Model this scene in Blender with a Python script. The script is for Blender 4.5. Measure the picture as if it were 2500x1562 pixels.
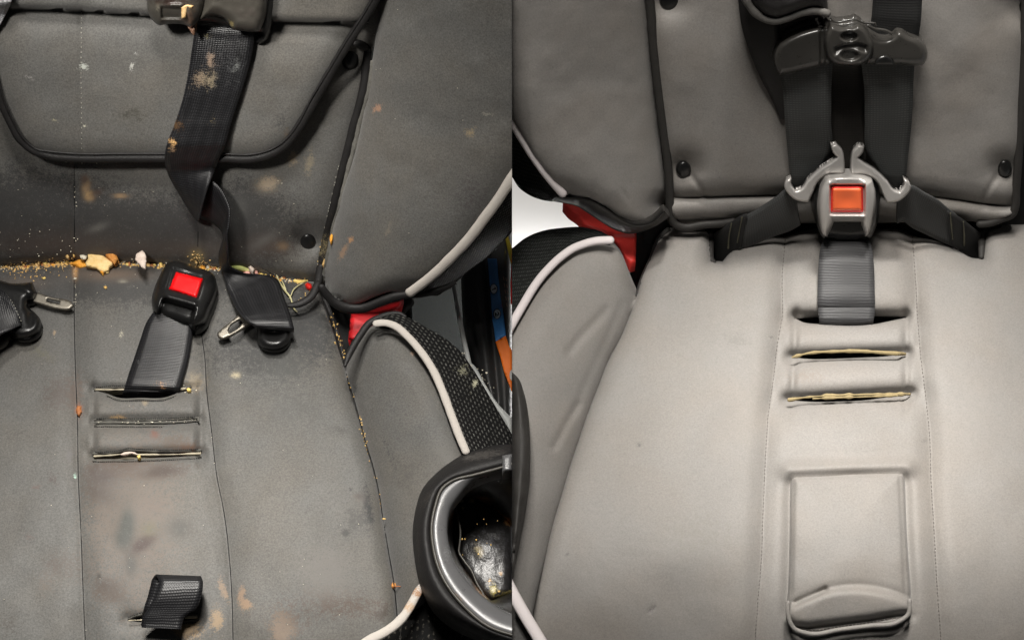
import bpy, bmesh, math, random
import numpy as np
from mathutils import Vector, geometry
from mathutils.bvhtree import BVHTree

random.seed(7); rng = np.random.default_rng(7)
for _o in list(bpy.data.objects): bpy.data.objects.remove(_o)
SC = bpy.context.scene
COL = SC.collection

# ------------------------------------------------------------------ camera
DIST, WIDE, PITCH = 1.5, 0.88, math.radians(62)
F = np.array((0, math.cos(PITCH), -math.sin(PITCH)))
U = np.array((0, math.sin(PITCH), math.cos(PITCH)))
CAM = -DIST * F
PXM = WIDE / 2500
cd = bpy.data.cameras.new('camera'); cam = bpy.data.objects.new('camera', cd); COL.objects.link(cam)
cd.sensor_width = 36; cd.lens = 36 * DIST / WIDE; cd.clip_start = .01; cd.clip_end = 50
cam.location = CAM; cam.rotation_euler = (math.pi / 2 - PITCH, 0, 0)
SC.camera = cam

def rays_(q): return F + (q[0] - 1250) / 2500 * WIDE / DIST * np.array((1, 0, 0)) - (q[1] - 781) / 1562 * WIDE / DIST * 639 / 1024 * U
# ------------------------------------------------------------------ world, lamps, exposure
w = bpy.data.worlds.new('World'); SC.world = w; w.use_nodes = True
bg = w.node_tree.nodes['Background']; bg.inputs[0].default_value = (.93, .96, 1, 1); bg.inputs[1].default_value = .02
def area(name, loc, target, size, power, col=(1, .96, .9), spread=180):
    l = bpy.data.lights.new(name, 'AREA'); l.shape = 'DISK'; l.size = size; l.energy = power; l.color = col
    l.spread = math.radians(spread)
    o = bpy.data.objects.new(name, l); COL.objects.link(o); o.location = loc
    o.rotation_euler = (Vector(target) - Vector(loc)).to_track_quat('-Z', 'Y').to_euler()
def spot(name, loc, target, angle, power, rad=.12, col=(1, .96, .90), blend=1.0):
    l = bpy.data.lights.new(name, 'SPOT'); l.energy = power; l.color = col; l.shadow_soft_size = rad; l.spot_size = math.radians(angle); l.spot_blend = blend
    o = bpy.data.objects.new(name, l); COL.objects.link(o); o.location = loc
    o.rotation_euler = (Vector(target) - Vector(loc)).to_track_quat('-Z', 'Y').to_euler()
area('ceiling_lamp', (-.10, .24, 1.9), (0, -.05, 0), .40, 29)
spot('left_lamp', (-.32, .62, 1.65), (-.302, -.228, .044), 18, 66)
spot('left_lamp', (-.32, .62, 1.65), (-.217, -.252, .046), 18, 150)
spot('right_lamp', (.22, .62, 1.65), (.271, -.132, .054), 16, 250)
spot('right_lamp', (.22, .62, 1.65), (.178, -.146, .055), 16, 40)
spot('right_lamp', (.22, .62, 1.65), (.373, .014, .041), 16, 42)
spot('added_fill', (-.60, -.35, 1.5), (-.312, .135, .187), 16, 66)  # added fill spots that brighten the left pad and wing
spot('added_fill', (-.60, -.35, 1.5), (-.200, .135, .187), 12, 88)
spot('added_fill', (-.60, -.35, 1.5), (-.067, .099, .124), 12, 26)
area('added_backdrop_light', (.26, .16, -.14), (.07, .10, -.30), .10, 1.25, (1, .98, .96), 75)  # added light hidden under the seat to whiten the backdrop
spot('added_gap_light', (.02, -.65, 1.05), tuple(CAM + rays_((1490, 575)) * 1.5), 4.5, 14, .03)  # added narrow spot that brightens the red plate in the gap
spot('added_back_light', (.20, .10, 1.8), (.362, .162, .199), 10, 50)  # added spot that lifts the upper right of the backrest
vs = SC.view_settings; vs.view_transform = 'Standard'; vs.look = 'None'; vs.exposure = 0; vs.gamma = 1
SC.cycles.use_denoising = True
SC.cycles.max_bounces = 5

# ------------------------------------------------------------------ geometry helpers (photo points are cast onto real planes of the seat)
class Plane:
    def __init__(s, n, p): s.n = np.array(n, float); s.n /= np.linalg.norm(s.n); s.p = np.array(p, float)
def rays(p):
    p = np.asarray(p, float).reshape(-1, 2)
    x = (p[:, 0] - 1250) / 2500 * WIDE / DIST
    y = -(p[:, 1] - 781) / 1562 * WIDE / DIST * 639 / 1024
    return F + x[:, None] * np.array((1, 0, 0)) + y[:, None] * U
def depth(p, h, pl):
    d = rays(p); return ((pl.p - CAM) @ pl.n + h) / (d @ pl.n)
def P(p, h, pl):
    if isinstance(pl, tuple):
        t = np.minimum.reduce([depth(p, h, q) for q in pl])
    else:
        t = depth(p, h, pl)
    return CAM + rays(p) * t[:, None]
A1, A2 = math.radians(30), math.radians(5)
NB = (0, -math.cos(A1), math.sin(A1)); NC = (0, math.sin(A2), math.cos(A2))
def at(px, py): return CAM + rays([(px, py)])[0] * DIST
LB = Plane(NB, at(625, 655)); LC = Plane(NC, at(625, 655))
RB = Plane(NB, at(1875, 560)); RC = Plane(NC, at(1875, 560))
FL = Plane((0, 0, 1), (0, 0, -.16)); 
LBC, RBC = (LB, LC), (RB, RC)

def cat(pts, sp=8.0, closed=False, sharp=50, n=None):
    """Catmull-Rom through rows (first two columns are photo points); corners sharper than `sharp` degrees stay corners"""
    p = np.asarray(pts, float); N = len(p)
    segs = N if closed else N - 1
    T = np.zeros_like(p); corner = np.zeros(N, bool)
    for i in range(N):
        if not closed and i in (0, N - 1): corner[i] = True; continue
        a = p[i] - p[i - 1]; b = p[(i + 1) % N] - p[i]
        c = np.dot(a[:2], b[:2]) / (np.linalg.norm(a[:2]) * np.linalg.norm(b[:2]) + 1e-9)
        corner[i] = math.degrees(math.acos(max(-1, min(1, c)))) > sharp
    out = []
    for i in range(segs):
        j = (i + 1) % N; d = p[j] - p[i]; L = np.linalg.norm(d[:2]) + 1e-9
        def tan(k):
            if corner[k]: return d
            a = p[k] - p[k - 1]; b = p[(k + 1) % N] - p[k]
            la, lb = np.linalg.norm(a[:2]) + 1e-9, np.linalg.norm(b[:2]) + 1e-9
            return (a / la * lb + b / lb * la) / (la + lb) * L
        m0, m1 = tan(i), tan(j)
        k = n or max(1, int(round(L / sp)))
        for q in range(k):
            t = q / k; t2, t3 = t * t, t * t * t
            out.append((2*t3-3*t2+1)*p[i] + (t3-2*t2+t)*m0 + (-2*t3+3*t2)*p[j] + (t3-t2)*m1)
    if not closed: out.append(p[-1])
    return np.array(out)
def ld(p, line):
    """distance of points to a polyline"""
    line = np.asarray(line, float); best = np.full(len(p), 1e9)
    for a, b in zip(line[:-1], line[1:]):
        ab = b - a; t = np.clip(((p - a) @ ab) / (ab @ ab + 1e-12), 0, 1)
        best = np.minimum(best, np.hypot(*(p - a - t[:, None] * ab).T))
    return best
def inside(p, poly):
    x, y = p[:, 0], p[:, 1]; r = np.zeros(len(p), bool); q = np.asarray(poly)
    for (x1, y1), (x2, y2) in zip(q, np.roll(q, -1, 0)):
        if y1 == y2: continue
        r ^= ((y1 > y) != (y2 > y)) & (x < (x2 - x1) * (y - y1) / (y2 - y1) + x1)
    return r
def clipx(poly, side):
    s = 1 if side == 'L' else -1; lim = 1249.8 if side == 'L' else 1250.2
    out = []; n = len(poly)
    for i in range(n):
        a, b = poly[i], poly[(i + 1) % n]; ia, ib = s * (lim - a[0]) >= 0, s * (lim - b[0]) >= 0
        if ia: out.append(a)
        if ia != ib: out.append(a + (b - a) * (lim - a[0]) / (b[0] - a[0]))
    return np.array(out)
def resample(poly, sp):
    out = []
    for a, b in zip(poly, np.roll(poly, -1, 0)):
        k = max(1, int(round(np.linalg.norm(b - a) / sp)))
        for q in range(k): out.append(a + (b - a) * q / k)
    out = np.array(out); keep = np.hypot(*(out - np.roll(out, 1, 0)).T) > sp * .2
    return out[keep]
def vnoise(p, sc, seed=0):
    q = np.asarray(p) / sc + seed * 17.3; i = np.floor(q).astype(int); f = q - i; f = f * f * (3 - 2 * f)
    def h(a, b): v = np.sin(a * 127.1 + b * 311.7 + seed * 74.7) * 43758.5453; return v - np.floor(v)
    x, y = i[:, 0], i[:, 1]
    return ((h(x, y)*(1-f[:,0]) + h(x+1, y)*f[:,0])*(1-f[:,1]) + (h(x, y+1)*(1-f[:,0]) + h(x+1, y+1)*f[:,0])*f[:,1])*2-1
def G(p, x, y, rx, ry=None, rot=0):
    ry = ry or rx; c, s = math.cos(math.radians(rot)), math.sin(math.radians(rot))
    dx, dy = p[:, 0] - x, p[:, 1] - y
    return np.exp(-((dx*c + dy*s) / rx)**2 - ((-dx*s + dy*c) / ry)**2)
def puff(d, H, r):
    t = 1 - np.clip(d / r, 0, 1); return -H * (1 - np.sqrt(np.maximum(0, 1 - t * t)))
def step_(x, a, b):
    t = np.clip((x - a) / (b - a), 0, 1); return t * t * (3 - 2 * t)
mm = .001

REG = {'L': [], 'R': []}; BVH = {}
def surface(p, side, lift=0):
    """points on the built upholstery under photo points, lifted towards the viewer"""
    if side not in BVH:
        V, T, o = [], [], 0
        for v, t in REG[side]: V += [tuple(x) for x in v]; T += [tuple(i + o for i in f) for f in t]; o += len(v)
        BVH[side] = BVHTree.FromPolygons(V, T)
    d = rays(p); ln = np.linalg.norm(d, axis=1); d = d / ln[:, None]; o = Vector(CAM); ts = []
    pls = LBC if side == 'L' else RBC
    fb = np.minimum.reduce([depth(p, 0, q) for q in pls]) * ln
    for i in range(len(d)):
        hit = BVH[side].ray_cast(o, Vector(d[i]))
        ts.append(hit[3] if hit[0] is not None and hit[3] < fb[i] + .05 else fb[i])
    return d, np.array(ts)
def S(p, side, lift=0):
    d, t = surface(p, side); return CAM + d * (t - lift)[:, None]

# ------------------------------------------------------------------ object helpers
def tag(o, label=None, cat_=None, group=None, kind=None):
    for k, v in (('label', label), ('category', cat_), ('group', group), ('kind', kind)):
        if v: o[k] = v
    return o
def thing(name, label, cat_, p, group=None):
    o = bpy.data.objects.new(name, None); COL.objects.link(o); o.location = p; o.empty_display_size = .02
    return tag(o, label, cat_, group)
def wloc(o):
    v = Vector((0, 0, 0))
    while o: v = v + Vector(o.location); o = o.parent
    return v
def build(name, V, Fc, mat, par=None, side=None, uv=None, col=None, smooth=True):
    V = np.asarray(V, float); c = V.mean(0)
    me = bpy.data.meshes.new(name); me.from_pydata([tuple(v) for v in V - c], [], [tuple(map(int, f)) for f in Fc])
    if uv is not None:
        ul = me.uv_layers.new(name='UVMap'); li = np.zeros(len(me.loops), np.int32); me.loops.foreach_get('vertex_index', li)
        ul.data.foreach_set('uv', np.asarray(uv, np.float32)[li].ravel())
    if col is None: col = np.zeros((len(V), 4))
    if True:
        at_ = me.color_attributes.new('stain', 'FLOAT_COLOR', 'POINT'); at_.data.foreach_set('color', np.asarray(col, np.float32).ravel())
    s = {'L': 1, 'R': -1}.get(side, 0)
    if s and (V[:, 0] * s).max() > 1e-4:
        bm = bmesh.new(); bm.from_mesh(me)
        bmesh.ops.bisect_plane(bm, geom=bm.verts[:] + bm.edges[:] + bm.faces[:], plane_co=(-c[0] - s * 7e-5, 0, 0), plane_no=(s, 0, 0), clear_outer=True)
        bm.to_mesh(me); bm.free()
    me.polygons.foreach_set('use_smooth', [smooth] * len(me.polygons))
    me.materials.append(mat); me.update()
    o = bpy.data.objects.new(name, me); COL.objects.link(o)
    if par: o.parent = par; o.location = Vector(c) - wloc(par)
    else: o.location = c
    return o
def stains(p, lst):
    c = np.zeros((len(p), 4))
    for (x, y, rx, ry, rot, rgb, a) in lst:
        k = np.clip(G(p, x, y, rx, ry, rot) * a * 1.35, 0, 1)
        c[:, :3] = c[:, :3] * (1 - k[:, None]) + np.array(rgb) * k[:, None]; c[:, 3] = 1 - (1 - c[:, 3]) * (1 - k)
    a = np.maximum(c[:, 3:], 1e-4); c[:, :3] /= a
    return c
def panel(name, poly, hf, pl, mat, par=None, side='L', step=6, sk=.02, holes=(), st=None, reg=False, smooth_poly=True, closed=False, sharp=50, flare=0):
    poly = np.asarray(poly, float)
    if smooth_poly: poly = cat(poly, step, True, sharp)
    poly = clipx(poly, side); poly = resample(poly, step)
    loops = [poly] + [resample(cat(h, step, True, sharp), max(3, step * .6)) for h in holes]
    bl = [np.vstack([l, l[:1]]) for l in loops]
    lo, hi = poly.min(0), poly.max(0)
    ys = np.arange(lo[1], hi[1], step * .866); gp = []
    for j, y in enumerate(ys):
        xs = np.arange(lo[0] + (step / 2 if j % 2 else 0), hi[0], step); gp.append(np.column_stack([xs, np.full(len(xs), y)]))
    gp = np.vstack(gp); m = inside(gp, poly)
    for h in loops[1:]: m &= ~inside(gp, h)
    gp = gp[m]
    if len(gp):
        dd = np.minimum.reduce([ld(gp, l) for l in bl]); gp = gp[dd > step * .55]
    vv = [*loops, gp]; pts = np.vstack(vv); ed = []; o = 0; rings = []
    for l in loops:
        n = len(l); ed += [(o + i, o + (i + 1) % n) for i in range(n)]; rings.append(list(range(o, o + n))); o += n
    r = geometry.delaunay_2d_cdt([Vector(p) for p in pts], ed, [], 0, 1e-5)
    if len(r[0]) != len(pts): pts = np.array([tuple(v) for v in r[0]]); rings = None
    tri = np.array(r[2]); cen = pts[tri].mean(1); m = inside(cen, poly)
    for h in loops[1:]: m &= ~inside(cen, h)
    tri = tri[m]
    # wind towards the viewer
    a, b, c_ = pts[tri[:, 0]], pts[tri[:, 1]], pts[tri[:, 2]]
    cr = (b[:, 0]-a[:, 0])*(c_[:, 1]-a[:, 1]) - (b[:, 1]-a[:, 1])*(c_[:, 0]-a[:, 0]); tri[cr > 0] = tri[cr > 0][:, ::-1]
    d = np.minimum.reduce([ld(pts, l) for l in bl]); d0 = ld(pts, bl[0])
    h = hf(pts, d0) if callable(hf) else np.full(len(pts), float(hf))
    V = P(pts, h, pl); Fc = [tuple(t) for t in tri]
    if st and mat.name == 'charcoal_neoprene': st = [(*q[:5], tuple(c * (1.2 if max(q[5]) > .19 else 1.0 if max(q[5]) > .115 else .78) for c in q[5]), q[6] * 1.2) for q in st]
    cols = stains(pts, st) if st is not None else None
    if reg: REG[side].append((V.copy(), Fc[:]))
    if sk:
        cnt = {}
        for t in Fc:
            for i in range(3): cnt[(t[i], t[(i+1) % 3])] = 1
        be = [(i, j) for (i, j) in cnt if (j, i) not in cnt]
        idx = sorted({i for e in be for i in e}); n = (pl[0] if isinstance(pl, tuple) else pl).n
        mp = {}; ex = []
        if closed:
            V2 = V - n * sk; nv = len(V); V = np.vstack([V, V2]); Fc += [tuple(i + nv for i in t[::-1]) for t in tri]
            Fc += [(j, i, i + nv, j + nv) for i, j in be]
            if cols is not None: cols = np.vstack([cols, cols])
        else:
            hb = np.minimum.reduce([ld(pts, l) for l in bl[1:]]) < .5 if len(bl) > 1 else np.zeros(len(pts), bool)
            for i in idx: mp[i] = len(V) + len(ex); ex.append(V[i] - n * (.0022 if hb[i] else sk))
            V = np.vstack([V, np.array(ex)]); Fc += [(j, i, mp[i], mp[j]) for i, j in be]
            if cols is not None: cols = np.vstack([cols, cols[idx]])
    return build(name, V, Fc, mat, par, side, None, cols)
def sweep(C, r, nrm, flat=1.0, ns=10, cap=True):
    """tube round 3-D centreline C; nrm is the direction it is flattened in"""
    C = np.asarray(C); n = len(C); T = np.gradient(C, axis=0); T /= np.linalg.norm(T, axis=1)[:, None] + 1e-12
    r = np.broadcast_to(np.asarray(r, float), (n,)).copy()
    B = np.cross(T, nrm); B /= np.linalg.norm(B, axis=1)[:, None] + 1e-12; N = np.cross(B, T)
    if cap:
        C = np.vstack([C[0] - T[0]*r[0]*.7, C[0] - T[0]*r[0]*.45, C, C[-1] + T[-1]*r[-1]*.45, C[-1] + T[-1]*r[-1]*.7])
        B = np.vstack([B[:1], B[:1], B, B[-1:], B[-1:]]); N = np.vstack([N[:1], N[:1], N, N[-1:], N[-1:]])
        r = np.concatenate([[r[0]*.25, r[0]*.75], r, [r[-1]*.75, r[-1]*.25]]); n += 4
    V = []; uv = []; L = np.concatenate([[0], np.cumsum(np.linalg.norm(np.diff(C, axis=0), axis=1))])
    for i in range(n):
        for k in range(ns):
            a = 2*math.pi*k/ns; V.append(C[i] + r[i]*(math.cos(a)*B[i] + flat*math.sin(a)*N[i])); uv.append((k/ns*.02, L[i]))
    Fc = [(i*ns+k, (i+1)*ns+k, (i+1)*ns+(k+1) % ns, i*ns+(k+1) % ns) for i in range(n-1) for k in range(ns)]
    if cap: Fc += [tuple(range(ns)), tuple(range((n-1)*ns, n*ns))[::-1]]
    return np.array(V), Fc, np.array(uv)
def tube(name, pts, r, mat, par=None, side='L', pl=None, h=0.0, lift=0.0, flat=1.0, ns=10, sp=8, st=None, wob=0, sharp=60):
    """r in photo pixels (number, or third column of pts)"""
    c = cat(pts, sp, False, sharp); p = c[:, :2]; R = (c[:, 2] if c.shape[1] > 2 else np.full(len(p), r)) * PXM
    if wob: R = R * (1 + wob * vnoise(p, 14, 3))
    if pl is not None: C = P(p, h(p) if callable(h) else h, pl); n = (pl[0] if isinstance(pl, tuple) else pl).n
    else:
        d, t = surface(p, side); k = np.ones(9) / 9; t = np.convolve(np.pad(t, 4, mode='edge'), k, 'valid') if len(t) > 9 else t
        C = CAM + d * (t - lift)[:, None]; n = -F
    V, Fc, uv = sweep(C, R, n, flat, ns)
    cols = stains(np.repeat(np.vstack([p[:1], p[:1], p, p[-1:], p[-1:]]), ns, 0), st) if st is not None else None
    return build(name, V, Fc, mat, par, side, uv, cols)
def ribbon_geo(secs, side='L', pl=None, th=.0014, na=8, sp=7, crown=0.0, st=None, sharp=70, smooth_d=7):
    """secs: rows Lx,Ly,Rx,Ry,liftL,liftR (millimetres over the upholstery, or over plane pl)"""
    c = cat(secs, 1, False, 400, n=9); n = len(c)
    A = np.linspace(0, 1, na); rows = []
    def pos(p, lift):
        if pl is not None: return P(p, lift, pl)
        d, t = surface(p, side); k = np.ones(smooth_d) / smooth_d; t = np.convolve(np.pad(t, smooth_d // 2, mode='edge'), k, 'valid')
        return CAM + d * (t - lift)[:, None]
    Lp, Rp = pos(c[:, 0:2], c[:, 4] * mm), pos(c[:, 2:4], c[:, 5] * mm)
    V = Lp[:, None] * (1 - A)[None, :, None] + Rp[:, None] * A[None, :, None]
    tv = np.gradient((Lp + Rp) / 2, axis=0); av = Rp - Lp; nv = np.cross(tv, av); nv /= np.linalg.norm(nv, axis=1)[:, None] + 1e-12
    if crown: V = V + nv[:, None] * (crown * mm * np.sin(np.pi * A))[None, :, None]
    Lc = np.concatenate([[0], np.cumsum(np.linalg.norm(np.diff((Lp + Rp) / 2, axis=0), axis=1))])
    wv = np.linalg.norm(Rp - Lp, axis=1)
    uv = np.stack([np.broadcast_to(A[None] * np.median(wv), (n, na)), np.broadcast_to(Lc[:, None], (n, na))], -1).reshape(-1, 2)
    px = (c[:, None, 0:2] * (1 - A)[None, :, None] + c[:, None, 2:4] * A[None, :, None]).reshape(-1, 2)
    top = (V + nv[:, None] * th / 2).reshape(-1, 3); bot = (V - nv[:, None] * th / 2).reshape(-1, 3); N = n * na
    Fc = []
    for i in range(n - 1):
        for k in range(na - 1):
            a, b, e, f = i*na+k, i*na+k+1, (i+1)*na+k+1, (i+1)*na+k
            Fc += [(a, b, e, f), (N+f, N+e, N+b, N+a)]
        Fc += [(i*na, (i+1)*na, N+(i+1)*na, N+i*na), (N+i*na+na-1, N+(i+1)*na+na-1, (i+1)*na+na-1, i*na+na-1)]
    for k in range(na - 1):
        Fc += [(k+1, k, N+k, N+k+1), ((n-1)*na+k, (n-1)*na+k+1, N+(n-1)*na+k+1, N+(n-1)*na+k)]
    cols = stains(np.vstack([px, px]), st) if st is not None else None
    return np.vstack([top, bot]), Fc, np.vstack([uv, uv]), cols
def ribbon(name, secs, mat, par=None, side='L', **k):
    parts = secs if isinstance(secs[0][0], (list, tuple)) else [secs]
    V, Fc, UV, CO, o = [], [], [], [], 0
    for s in parts:
        v, f, u, c = ribbon_geo(s, side, **k); V.append(v); Fc += [tuple(i + o for i in q) for q in f]; UV.append(u); o += len(v)
        if c is not None: CO.append(c)
    return build(name, np.vstack(V), Fc, mat, par, side, np.vstack(UV), np.vstack(CO) if CO else None)
def strip(name, L, R, hL, hR, pl, mat, par=None, side='L', na=8, crown=0, n=60, reg=False, prof=None, st=None):
    """band between two photo curves at heights hL, hR (metres) over pl, with a back face"""
    def rs(q):
        c = cat(q, 6); s = np.concatenate([[0], np.cumsum(np.hypot(*np.diff(c[:, :2], axis=0).T))]); t = np.linspace(0, s[-1], n)
        return np.column_stack([np.interp(t, s, c[:, k]) for k in range(c.shape[1])])
    L, R = rs(L), rs(R); A = np.linspace(0, 1, na)
    px = L[:, None, :2] * (1 - A)[None, :, None] + R[:, None, :2] * A[None, :, None]
    f = A if prof is None else prof(A)
    hl = hL if np.isscalar(hL) else np.interp(np.linspace(0, 1, n), np.linspace(0, 1, len(hL)), hL)[:, None]
    hr = hR if np.isscalar(hR) else np.interp(np.linspace(0, 1, n), np.linspace(0, 1, len(hR)), hR)[:, None]
    h = (hl * (1 - f)[None] + hr * f[None]) + crown * np.sin(np.pi * A)[None] ** .7
    V = P(px.reshape(-1, 2), np.broadcast_to(h, (n, na)).ravel(), pl)
    g = V.reshape(n, na, 3); lu = np.concatenate([[0], np.cumsum(np.linalg.norm(np.diff(g[:, na//2], axis=0), axis=1))])
    wu = np.linalg.norm(np.diff(g, axis=1), axis=2).sum(1)
    uv = np.stack([A[None] * wu[:, None], np.broadcast_to(lu[:, None], (n, na))], -1).reshape(-1, 2)
    Fc = [(i*na+k, i*na+k+1, (i+1)*na+k+1, (i+1)*na+k) for i in range(n-1) for k in range(na-1)]
    a, b, c_ = px.reshape(-1, 2)[[Fc[len(Fc)//2][0], Fc[len(Fc)//2][1], Fc[len(Fc)//2][2]]]
    if (b[0]-a[0])*(c_[1]-a[1]) - (b[1]-a[1])*(c_[0]-a[0]) > 0: Fc = [q[::-1] for q in Fc]
    if reg: REG[side].append((V.copy(), Fc[:]))
    bd = list(range(na)) + [i*na+na-1 for i in range(1, n)] + [(n-1)*na+k for k in range(na-2, -1, -1)] + [i*na for i in range(n-2, 0, -1)]
    m = len(V); V = np.vstack([V, V[bd] - pl.n * .012]); q = len(bd)
    sk_ = [(bd[i], bd[(i+1) % q], m+(i+1) % q, m+i) for i in range(q)]
    uv = np.vstack([uv, uv[bd]])
    cols = stains(np.vstack([px.reshape(-1, 2), px.reshape(-1, 2)[bd]]), st) if st is not None else None
    return build(name, V, Fc + sk_, mat, par, side, uv, cols)
def stitches(name, line, mat, par, side, pitch=9, ln=5, r=1.2, lift=.0006, jit=.6, skip=0.0):
    c = cat(line, 1.0); s = np.concatenate([[0], np.cumsum(np.hypot(*np.diff(c[:, :2], axis=0).T))])
    V, Fc, o = [], [], 0; t = 0
    while t + ln < s[-1]:
        if random.random() >= skip:
            q = np.array([[np.interp(t + a, s, c[:, 0]), np.interp(t + a, s, c[:, 1])] for a in (0, ln/2, ln)]) + rng.normal(0, jit*.4, 2)
            v, f, _ = sweep(S(q, side, lift), [r*.7*PXM, r*PXM, r*.7*PXM], -F, 1, 5); V.append(v); Fc += [tuple(i + o for i in k) for k in f]; o += len(v)
        t += pitch * random.uniform(.9, 1.1)
    ob = build(name, np.vstack(V), Fc, mat, par, side); ob['kind'] = 'stuff'; return ob
def blob(rad, seed, flat=.6, sub=1):
    bm = bmesh.new(); bmesh.ops.create_icosphere(bm, subdivisions=sub, radius=1); r = random.Random(seed)
    k = [r.uniform(.45, 1.45) for _ in range(3)]
    V = np.array([[v.co.x*k[0], v.co.y*k[1], v.co.z*flat*k[2]] for v in bm.verts]) * (1 + np.array([[r.uniform(-.42, .42)] for _ in bm.verts])) * rad
    Fc = [[v.index for v in f.verts] for f in bm.faces]; bm.free(); return V, Fc

# ------------------------------------------------------------------ materials
class NT:
    def __init__(s, name):
        s.m = bpy.data.materials.new(name); s.m.use_nodes = True; s.t = s.m.node_tree; s.b = s.t.nodes['Principled BSDF']
    def n(s, typ, **kw):
        x = s.t.nodes.new(typ)
        for k, v in kw.items():
            if k.startswith('_'): setattr(x, k[1:], v)
            else: s.inp(x, k, v)
        return x
    def inp(s, x, k, v):
        sock = x.inputs[int(k[1:])] if k[0] == 'i' and k[1:].isdigit() else x.inputs[k.replace('__', ' ')]
        if hasattr(v, 'is_output') or isinstance(v, bpy.types.NodeSocket): s.t.links.new(v, sock)
        else: sock.default_value = v
    def math(s, op, a, b=0.0, c=0.0):
        x = s.n('ShaderNodeMath', _operation=op, i0=a, i1=b); s.inp(x, 'i2', c); return x.outputs[0]
    def mix(s, f, a, b, typ='MIX'):
        x = s.n('ShaderNodeMix', _data_type='RGBA', _blend_type=typ); s.inp(x, 'i0', f); s.inp(x, 'i6', a); s.inp(x, 'i7', b); return x.outputs[2]
    def noise(s, sc, det=2, rough=.5, vec=None):
        x = s.n('ShaderNodeTexNoise', Scale=sc, Detail=det, Roughness=rough); s.inp(x, 'Vector', vec or s.obj()); return x.outputs['Fac']
    def obj(s):
        if not hasattr(s, '_o'): s._o = s.n('ShaderNodeTexCoord')
        return s._o.outputs['Object']
    def uv(s):
        s.obj(); return s._o.outputs['UV']
    def ramp(s, f, a, b):
        x = s.n('ShaderNodeMapRange', Value=f); x.inputs[1].default_value = a; x.inputs[2].default_value = b; return x.outputs[0]
    def bump(s, h, strength, dist, prev=None):
        x = s.n('ShaderNodeBump', Strength=strength, Distance=dist, Height=h)
        if prev: s.inp(x, 'Normal', prev)
        return x.outputs[0]
    def out(s, **kw):
        for k, v in kw.items(): s.inp(s.b, k, v)
        return s.m
def c4(c): return (*c, 1) if len(c) == 3 else c
def scaled(nt, col, fac):
    col = tuple(col)[:3]
    x = nt.n('ShaderNodeVectorMath', _operation='SCALE'); nt.inp(x, 'i0', col); nt.inp(x, 'Scale', fac); return x.outputs[0]
def with_stain(nt, base, sharp=.5):
    a = nt.n('ShaderNodeAttribute', _attribute_name='stain')
    ns = nt.math('ADD', nt.math('MULTIPLY', nt.noise(240, 6, .8), .62), nt.math('MULTIPLY', nt.noise(900, 2, .6), .38))
    ns = nt.ramp(ns, .37, .63)
    f = nt.math('SUBTRACT', nt.math('MULTIPLY', a.outputs['Alpha'], 1.25), nt.math('MULTIPLY_ADD', ns, 1.25, -.12))
    f = nt.math('MULTIPLY', nt.ramp(f, -.05, .55), .8)
    return nt.mix(f, base, a.outputs['Color'])
def fabric(name, col, grain=.35, patch=.22, rough=.82, sheen=.15, tint=(1, .95, .89), bump=.3, spec=.25):
    nt = NT(name)
    fine = nt.ramp(nt.noise(720, 3, .8), .3, .7); big = nt.noise(11, 5, .62); mid = nt.noise(70, 4, .65)
    k = nt.math('ADD', nt.math('MULTIPLY_ADD', fine, grain * 2, 1 - grain), nt.math('MULTIPLY_ADD', big, patch * 2, -patch))
    k = nt.math('ADD', k, nt.math('MULTIPLY_ADD', mid, patch * .8, -patch * .4))
    warm = nt.mix(nt.ramp(nt.noise(16, 4, .6), .4, .68), c4((1, 1, 1)), c4(tint))
    base = nt.mix(1.0, scaled(nt, c4(col), k), warm, 'MULTIPLY')
    base = with_stain(nt, base)
    n1 = nt.bump(nt.noise(1100, 3, .6), bump, .0006); n2 = nt.bump(nt.noise(38, 3, .5), .25, .004, n1)
    return nt.out(Base__Color=base, Roughness=rough, Normal=n2, Sheen__Weight=sheen, Sheen__Roughness=.5, Specular__IOR__Level=spec)
def plain(name, col, rough=.5, var=.2, scale=60, bump=.1, bdist=.0006, spec=.5, metal=0, coat=0, stain=False, rvar=.1):
    nt = NT(name); n = nt.noise(scale, 5, .65)
    base = scaled(nt, c4(col), nt.math('MULTIPLY_ADD', n, var * 2, 1 - var))
    if stain: base = with_stain(nt, base)
    r = nt.math('MULTIPLY_ADD', nt.noise(scale * 2.3, 4, .6), rvar * 2, rough - rvar)
    return nt.out(Base__Color=base, Roughness=r, Normal=nt.bump(nt.noise(scale * 8, 3, .6), bump, bdist), Specular__IOR__Level=spec, Metallic=metal, Coat__Weight=coat)
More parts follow.
